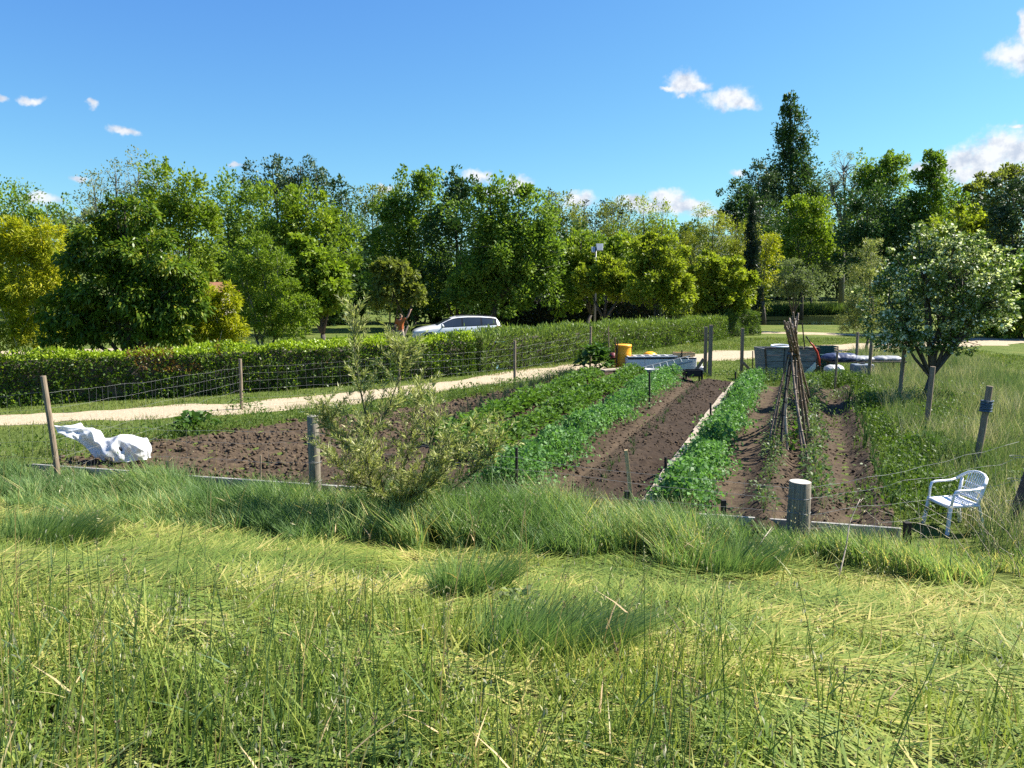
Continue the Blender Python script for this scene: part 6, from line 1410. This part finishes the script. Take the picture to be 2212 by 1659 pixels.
# ------------------------------------------------------------------ white estate car
def car():
    px = at(985, 600, 39.6)[0]; root = thing('parked_car', 'white estate car parked behind the oleander hedge', 'car', (px, 39.6, tz(px, 39.6)), math.radians(180+11))
    I = lambda xs, ys: (lambda x: float(np.interp(-x, [-a for a in xs], ys)))
    ztop = I([2.30, 2.26, 2.12, 1.8, 1.35, 1.10, .85, .55, .25, 0, -.5, -1.1, -1.7, -1.98, -2.12, -2.24, -2.30], [.50, .66, .78, .885, .97, 1.01, 1.135, 1.285, 1.40, 1.44, 1.465, 1.46, 1.42, 1.375, 1.20, .98, .60])
    zb = I([2.30, 2.26, 2.12, 1.8, 1.1, 0, -1, -2, -2.2, -2.30], [.46, .60, .72, .80, .885, .93, .965, 1.0, .93, .56])
    hw = I([2.30, 2.22, 2.05, 1.7, 1, 0, -1, -1.7, -2.1, -2.24, -2.30], [.55, .70, .82, .885, .90, .91, .905, .88, .82, .76, .66])
    rf_ = I([2.3, 1.3, 1.0, .6, .2, -1.6, -2.05, -2.3], [.84, .86, .86, .78, .715, .70, .72, .8])
    xs = sorted(set([2.30, 2.27, 2.22, 2.15, 2.05, 1.9, 1.7, 1.5, 1.3, 1.1, 1.0, .9, .75, .6, .45, .3, .15, 0, -.2, -.45, -.7, -.95, -1.2, -1.45, -1.65, -1.85, -1.98, -2.05, -2.12, -2.18, -2.24, -2.28, -2.30]), reverse=True)
    def sec(x):
        w, b, t, r = hw(x), zb(x), ztop(x), rf_(x); e = max(b+.005, t-.045*min(1, (t-b)/.1)); wr = w*r
        half = [(0, .20), (w*.88, .20), (w*.985, .28), (w, .45), (w*.995, .62), (w*.985, b-.04), (w*.955, b)]
        k = 4
        for i in range(1, k+1):
            f = i/k; half.append((w*.955+(wr-w*.955)*f**1.15, b+(e-b)*f))
        half += [(wr*.90, e+(t-e)*.55), (wr*.55, t-(t-e)*.10), (0, t)]
        half = [(y, min(z, t) if z > b else min(z, t)) for y, z in half]
        return half
    S = [sec(x) for x in xs]; g = MB(); V = []; m = None
    for x, h in zip(xs, S):
        ring = [(x, y, z) for y, z in h]+[(x, -y, z) for y, z in h[-2:0:-1]]; m = len(ring); V += ring
    n = len(xs); Fs = [(i*m+k, (i+1)*m+k, (i+1)*m+(k+1) % m, i*m+(k+1) % m) for i in range(n-1) for k in range(m)]; Fs += [tuple(range(m-1, -1, -1)), tuple((n-1)*m+k for k in range(m))]
    g.add(V, [f[::-1] for f in Fs]); body = g.build('body', M['carpaint'], root, smooth=True)
    def side(x, f, s, off=.006):
        w, b, t, r = hw(x), zb(x), ztop(x), rf_(x); e = max(b+.005, t-.045*min(1, (t-b)/.1)); wr = w*r
        return (x, s*(w*.955+(wr-w*.955)*f**1.15+off), b+(e-b)*f+off*.3)
    for s in (-1, 1):
        for (x0, x1, cut) in ((.80, -.16, 0), (-.24, -1.13, 0), (-1.22, -1.90, 1)):
            g = MB(); G = []
            for q in np.linspace(0, 1, 12):
                lo = .10 if not cut else .10+.42*max(0, q-.35)**1.3; hi = .90 if not cut else .90-.1*q
                G.append([side(x0+(x1-x0)*q, f, s) for f in np.linspace(lo, max(hi, lo+.02), 6)])
            g.grid(G if s < 0 else G[::-1]); g.build('side_window', M['glass'], root, smooth=True)
        g = MB(); g.grid([[side(x, f, s, .004) for f in (.03, .1, .6, .93, .985)] for x in np.linspace(.86, -1.98, 36)]); g.build('window_surround', M['trim'], root, smooth=True)
        mirror = MB(); mirror.lathe([(.01, -.1), (.06, -.085), (.085, -.03), (.085, .03), (.06, .075), (.01, .085)], n=16); mirror.v = [(z*.55+.80+y*.35, s*(.99+x*1.25), .99+y*.9+.02) for x, y, z in mirror.v]; mirror.build('mirror', M['carpaint'], root, smooth=True)
        g = MB(); g.beam((.80, s*.86, .93), (.80, s*.95, .97), .05, .04); g.build('mirror_arm', M['trim'], root)
        for x0 in (-.18+.14, -1.1+.1):
            g = MB(); g.beam((x0-.1, s*(hw(x0)+.012), .80), (x0+.08, s*(hw(x0)+.012), .805), .03, .03); g.build('door_handle', M['carpaint'], root, bevel=.008)
        for x0 in (.92, -.2, -1.22):
            g = MB(); g.tube([(x0, s*(hw(x0)*1.0+.001), z) for z in (.3, .5, .7)]+[(x0, s*(hw(x0)*.958+.003), zb(x0)-.005)], .004, 4); g.build('door_seam', M['trim'], root)
        for xw in (1.40, -1.34):
            w = MB(); w.lathe([(.20, -.10), (.30, -.10), (.32, -.07), (.32, .07), (.30, .10), (.20, .10)], n=32); w.v = [(xw+x, s*.80+z*s, .31+y) for x, y, z in w.v]; wo = w.build('wheel', M['rubber'], root, smooth=True)
            r_ = MB(); r_.lathe([(.205, .05), (.205, .095), (.17, .085), (.05, .105), (.01, .105)], n=30); r_.v = [(xw+x, s*.80+z*s*1.0, .31+y) for x, y, z in r_.v]; r_.build('rim', M['rim'], wo)
            a = MB(); a.tube([(xw+.365*math.cos(t), s*(hw(xw)+.004), .31+.365*math.sin(t)) for t in np.linspace(-.2, pi+.2, 18)], .03, 6, flat=.4); a.build('wheel_arch', M['trim'], root)
        g = MB(); G = [[(x, s*(hw(x)*y_+.004), z) for y_, z in ((.90, zb(x)-.13), (.955, zb(x)-.06), (.92, zb(x)+.0))] for x in np.linspace(2.24, 1.86, 7)]; g.grid(G if s < 0 else G[::-1], .012); g.build('headlight', M['lamp'], root, smooth=True)
        g = MB(); G = [[(x, s*(hw(x)*1.0+.006), z) for z in (.86, .93, zb(x)-.01)] for x in np.linspace(-2.27, -1.95, 7)]; g.grid(G, .012); g.build('tail_light', M['taillight'], root, smooth=True)
        g = MB(); g.tube([(x, s*hw(x)*rf_(x)*.90, ztop(x)+.015) for x in np.linspace(.1, -1.85, 12)], .014, 6); g.build('roof_rail', M['trim'], root)
    g = MB(); G = []
    for x in np.linspace(1.06, .34, 10):
        w, t = hw(x)*rf_(x), ztop(x); G.append([(x+.004, w*y, t+.006-.040*abs(y)**3) for y in np.linspace(-.93, .93, 13)])
    g.grid(G); g.build('windscreen', M['glass'], root, smooth=True)
    g = MB(); G = []
    for x in np.linspace(-2.02, -2.20, 8):
        w, t = hw(x)*rf_(x), ztop(x); G.append([(x-.008, w*y, t+.004-.03*abs(y)**3) for y in np.linspace(-.9, .9, 11)])
    g.grid(G); g.build('rear_window', M['glass'], root, smooth=True)
    g = MB(); g.box((2.285, 0, .50), (.05, .95, .15)); g.build('grille', M['trim'], root, bevel=.02)
    g = MB(); g.tube([(-1.75, 0, 1.42), (-1.9, 0, 1.56)], .008, 6); g.build('aerial', M['trim'], root)
car()

# ------------------------------------------------------------------ person under the small tree
def person():
    d = 36.2; p = at(863, 600, d); p[2] = tz(p[0], p[1]); root = thing('person', 'person in an orange top and patterned trousers reaching up into the small tree', 'person', tuple(p), math.radians(-25))
    def skin(name, verts, edges, rad, mat, parent, sub=2, rootv=0):
        me = bpy.data.meshes.new(name); me.from_pydata(verts, edges, []); o = bpy.data.objects.new(name, me); COL.objects.link(o); me.materials.append(M[mat]); o.parent = parent
        sk = o.modifiers.new('skin', 'SKIN'); sk.use_smooth_shade = True
        for i, r in enumerate(rad): me.skin_vertices[0].data[i].radius = (r, r) if not hasattr(r, '__len__') else r
        for i in range(len(verts)): me.skin_vertices[0].data[i].use_root = (i == rootv)
        s = o.modifiers.new('sub', 'SUBSURF'); s.levels = s.render_levels = sub; return o
    V = []; E = []; R = []
    def chain(start, pts):
        prev = start; ids = []
        for q, r in pts:
            V.append(q); R.append(r); i = len(V)-1
            if prev is not None: E.append((prev, i))
            prev = i; ids.append(i)
        return ids
    # facing +y; the raised arm is on +x
    t = chain(None, [((0, 0, .93), (.135, .10)), ((0, .01, 1.08), (.125, .09)), ((0, .02, 1.25), (.145, .10)), ((0, .01, 1.38), (.12, .085)), ((0, .015, 1.45), .05), ((0, .03, 1.50), .052), ((0, .04, 1.57), (.075, .092)), ((0, .035, 1.64), (.066, .08))])
    chain(t[6], [((0, .135, 1.565), .012)])           # nose
    for s in (-1, 1): chain(t[6], [((.083*s, .03, 1.57), .014)])   # ears
    arms = {1: [((.17, .02, 1.41), .058), ((.34, .10, 1.56), .042), ((.42, .20, 1.80), .032), ((.43, .23, 1.86), (.036, .018))], -1: [((-.18, .01, 1.39), .056), ((-.25, -.02, 1.13), .042), ((-.22, .12, .90), .032), ((-.21, .15, .83), (.036, .018))]}
    for s, a in arms.items():
        ids = chain(t[3], a); h = np.array(a[-1][0]); w = h-np.array(a[-2][0]); w = w/np.linalg.norm(w)
        for k, (o_, l) in enumerate(((-.03, .060), (-.010, .072), (.010, .076), (.03, .066))):
            b = h+np.array([o_, 0, 0]); f = b+w*l*.55+np.array([0, .008, 0]); e = b+w*l+np.array([0, .03, 0]); chain(ids[-1], [(tuple(f), .010), (tuple(e), .008)])
        th = h+np.array([-.045*s, .03, 0]); chain(ids[-1], [(tuple(th), .011), (tuple(th+w*.03), .009)])
    for s in (-1, 1): chain(t[0], [((.095*s, 0, .84), .09), ((.11*s, .02, .47), .058), ((.115*s, -.01, .09), .04), ((.12*s, .10, .04), (.04, .03)), ((.12*s, .16, .03), (.035, .02))])
    skin('body', V, E, R, 'skin', root)
    skin('shirt', [(0, 0, .88), (0, .01, 1.08), (0, .02, 1.26), (0, .01, 1.40), (.17, .02, 1.42), (.29, .075, 1.52), (-.18, .01, 1.40), (-.235, -.01, 1.20)], [(0, 1), (1, 2), (2, 3), (3, 4), (4, 5), (3, 6), (6, 7)], [(.17, .125), (.15, .11), (.165, .118), (.125, .095), .075, .062, .075, .06], 'shirt', root)
    skin('trousers', [(0, 0, .95), (.095, 0, .84), (.11, .02, .47), (.115, 0, .08), (-.095, 0, .84), (-.11, .02, .47), (-.115, 0, .08)], [(0, 1), (1, 2), (2, 3), (0, 4), (4, 5), (5, 6)], [(.155, .12), .105, .078, .066, .105, .078, .066], 'trousers', root)
    skin('hair', [(0, -.01, 1.58), (0, .01, 1.66), (0, .05, 1.70)], [(0, 1), (1, 2)], [(.082, .085), (.078, .085), (.05, .05)], 'hair', root)
    for s in (-1, 1): skin('shoe', [(.115*s, -.05, .045), (.118*s, .05, .05), (.12*s, .19, .03)], [(0, 1), (1, 2)], [.05, .052, (.045, .03)], 'shoe', root)
    g = MB()
    for s in (-1, 1): g.lathe([(.004, -.012), (.012, 0), (.004, .012)], c=(0, 0, 0), n=8)
    g.v = [(x+(-.032 if i < len(g.v)//2 else .032), .112+y*.6, 1.59+z*.6) for i, (x, y, z) in enumerate(g.v)]; g.build('eyes', M['black'], root)
    g = MB(); g.tube([(-.025, .118, 1.525), (0, .124, 1.522), (.025, .118, 1.525)], .006, 6); g.build('mouth', M['maroon'], root)
person()
bluebox()
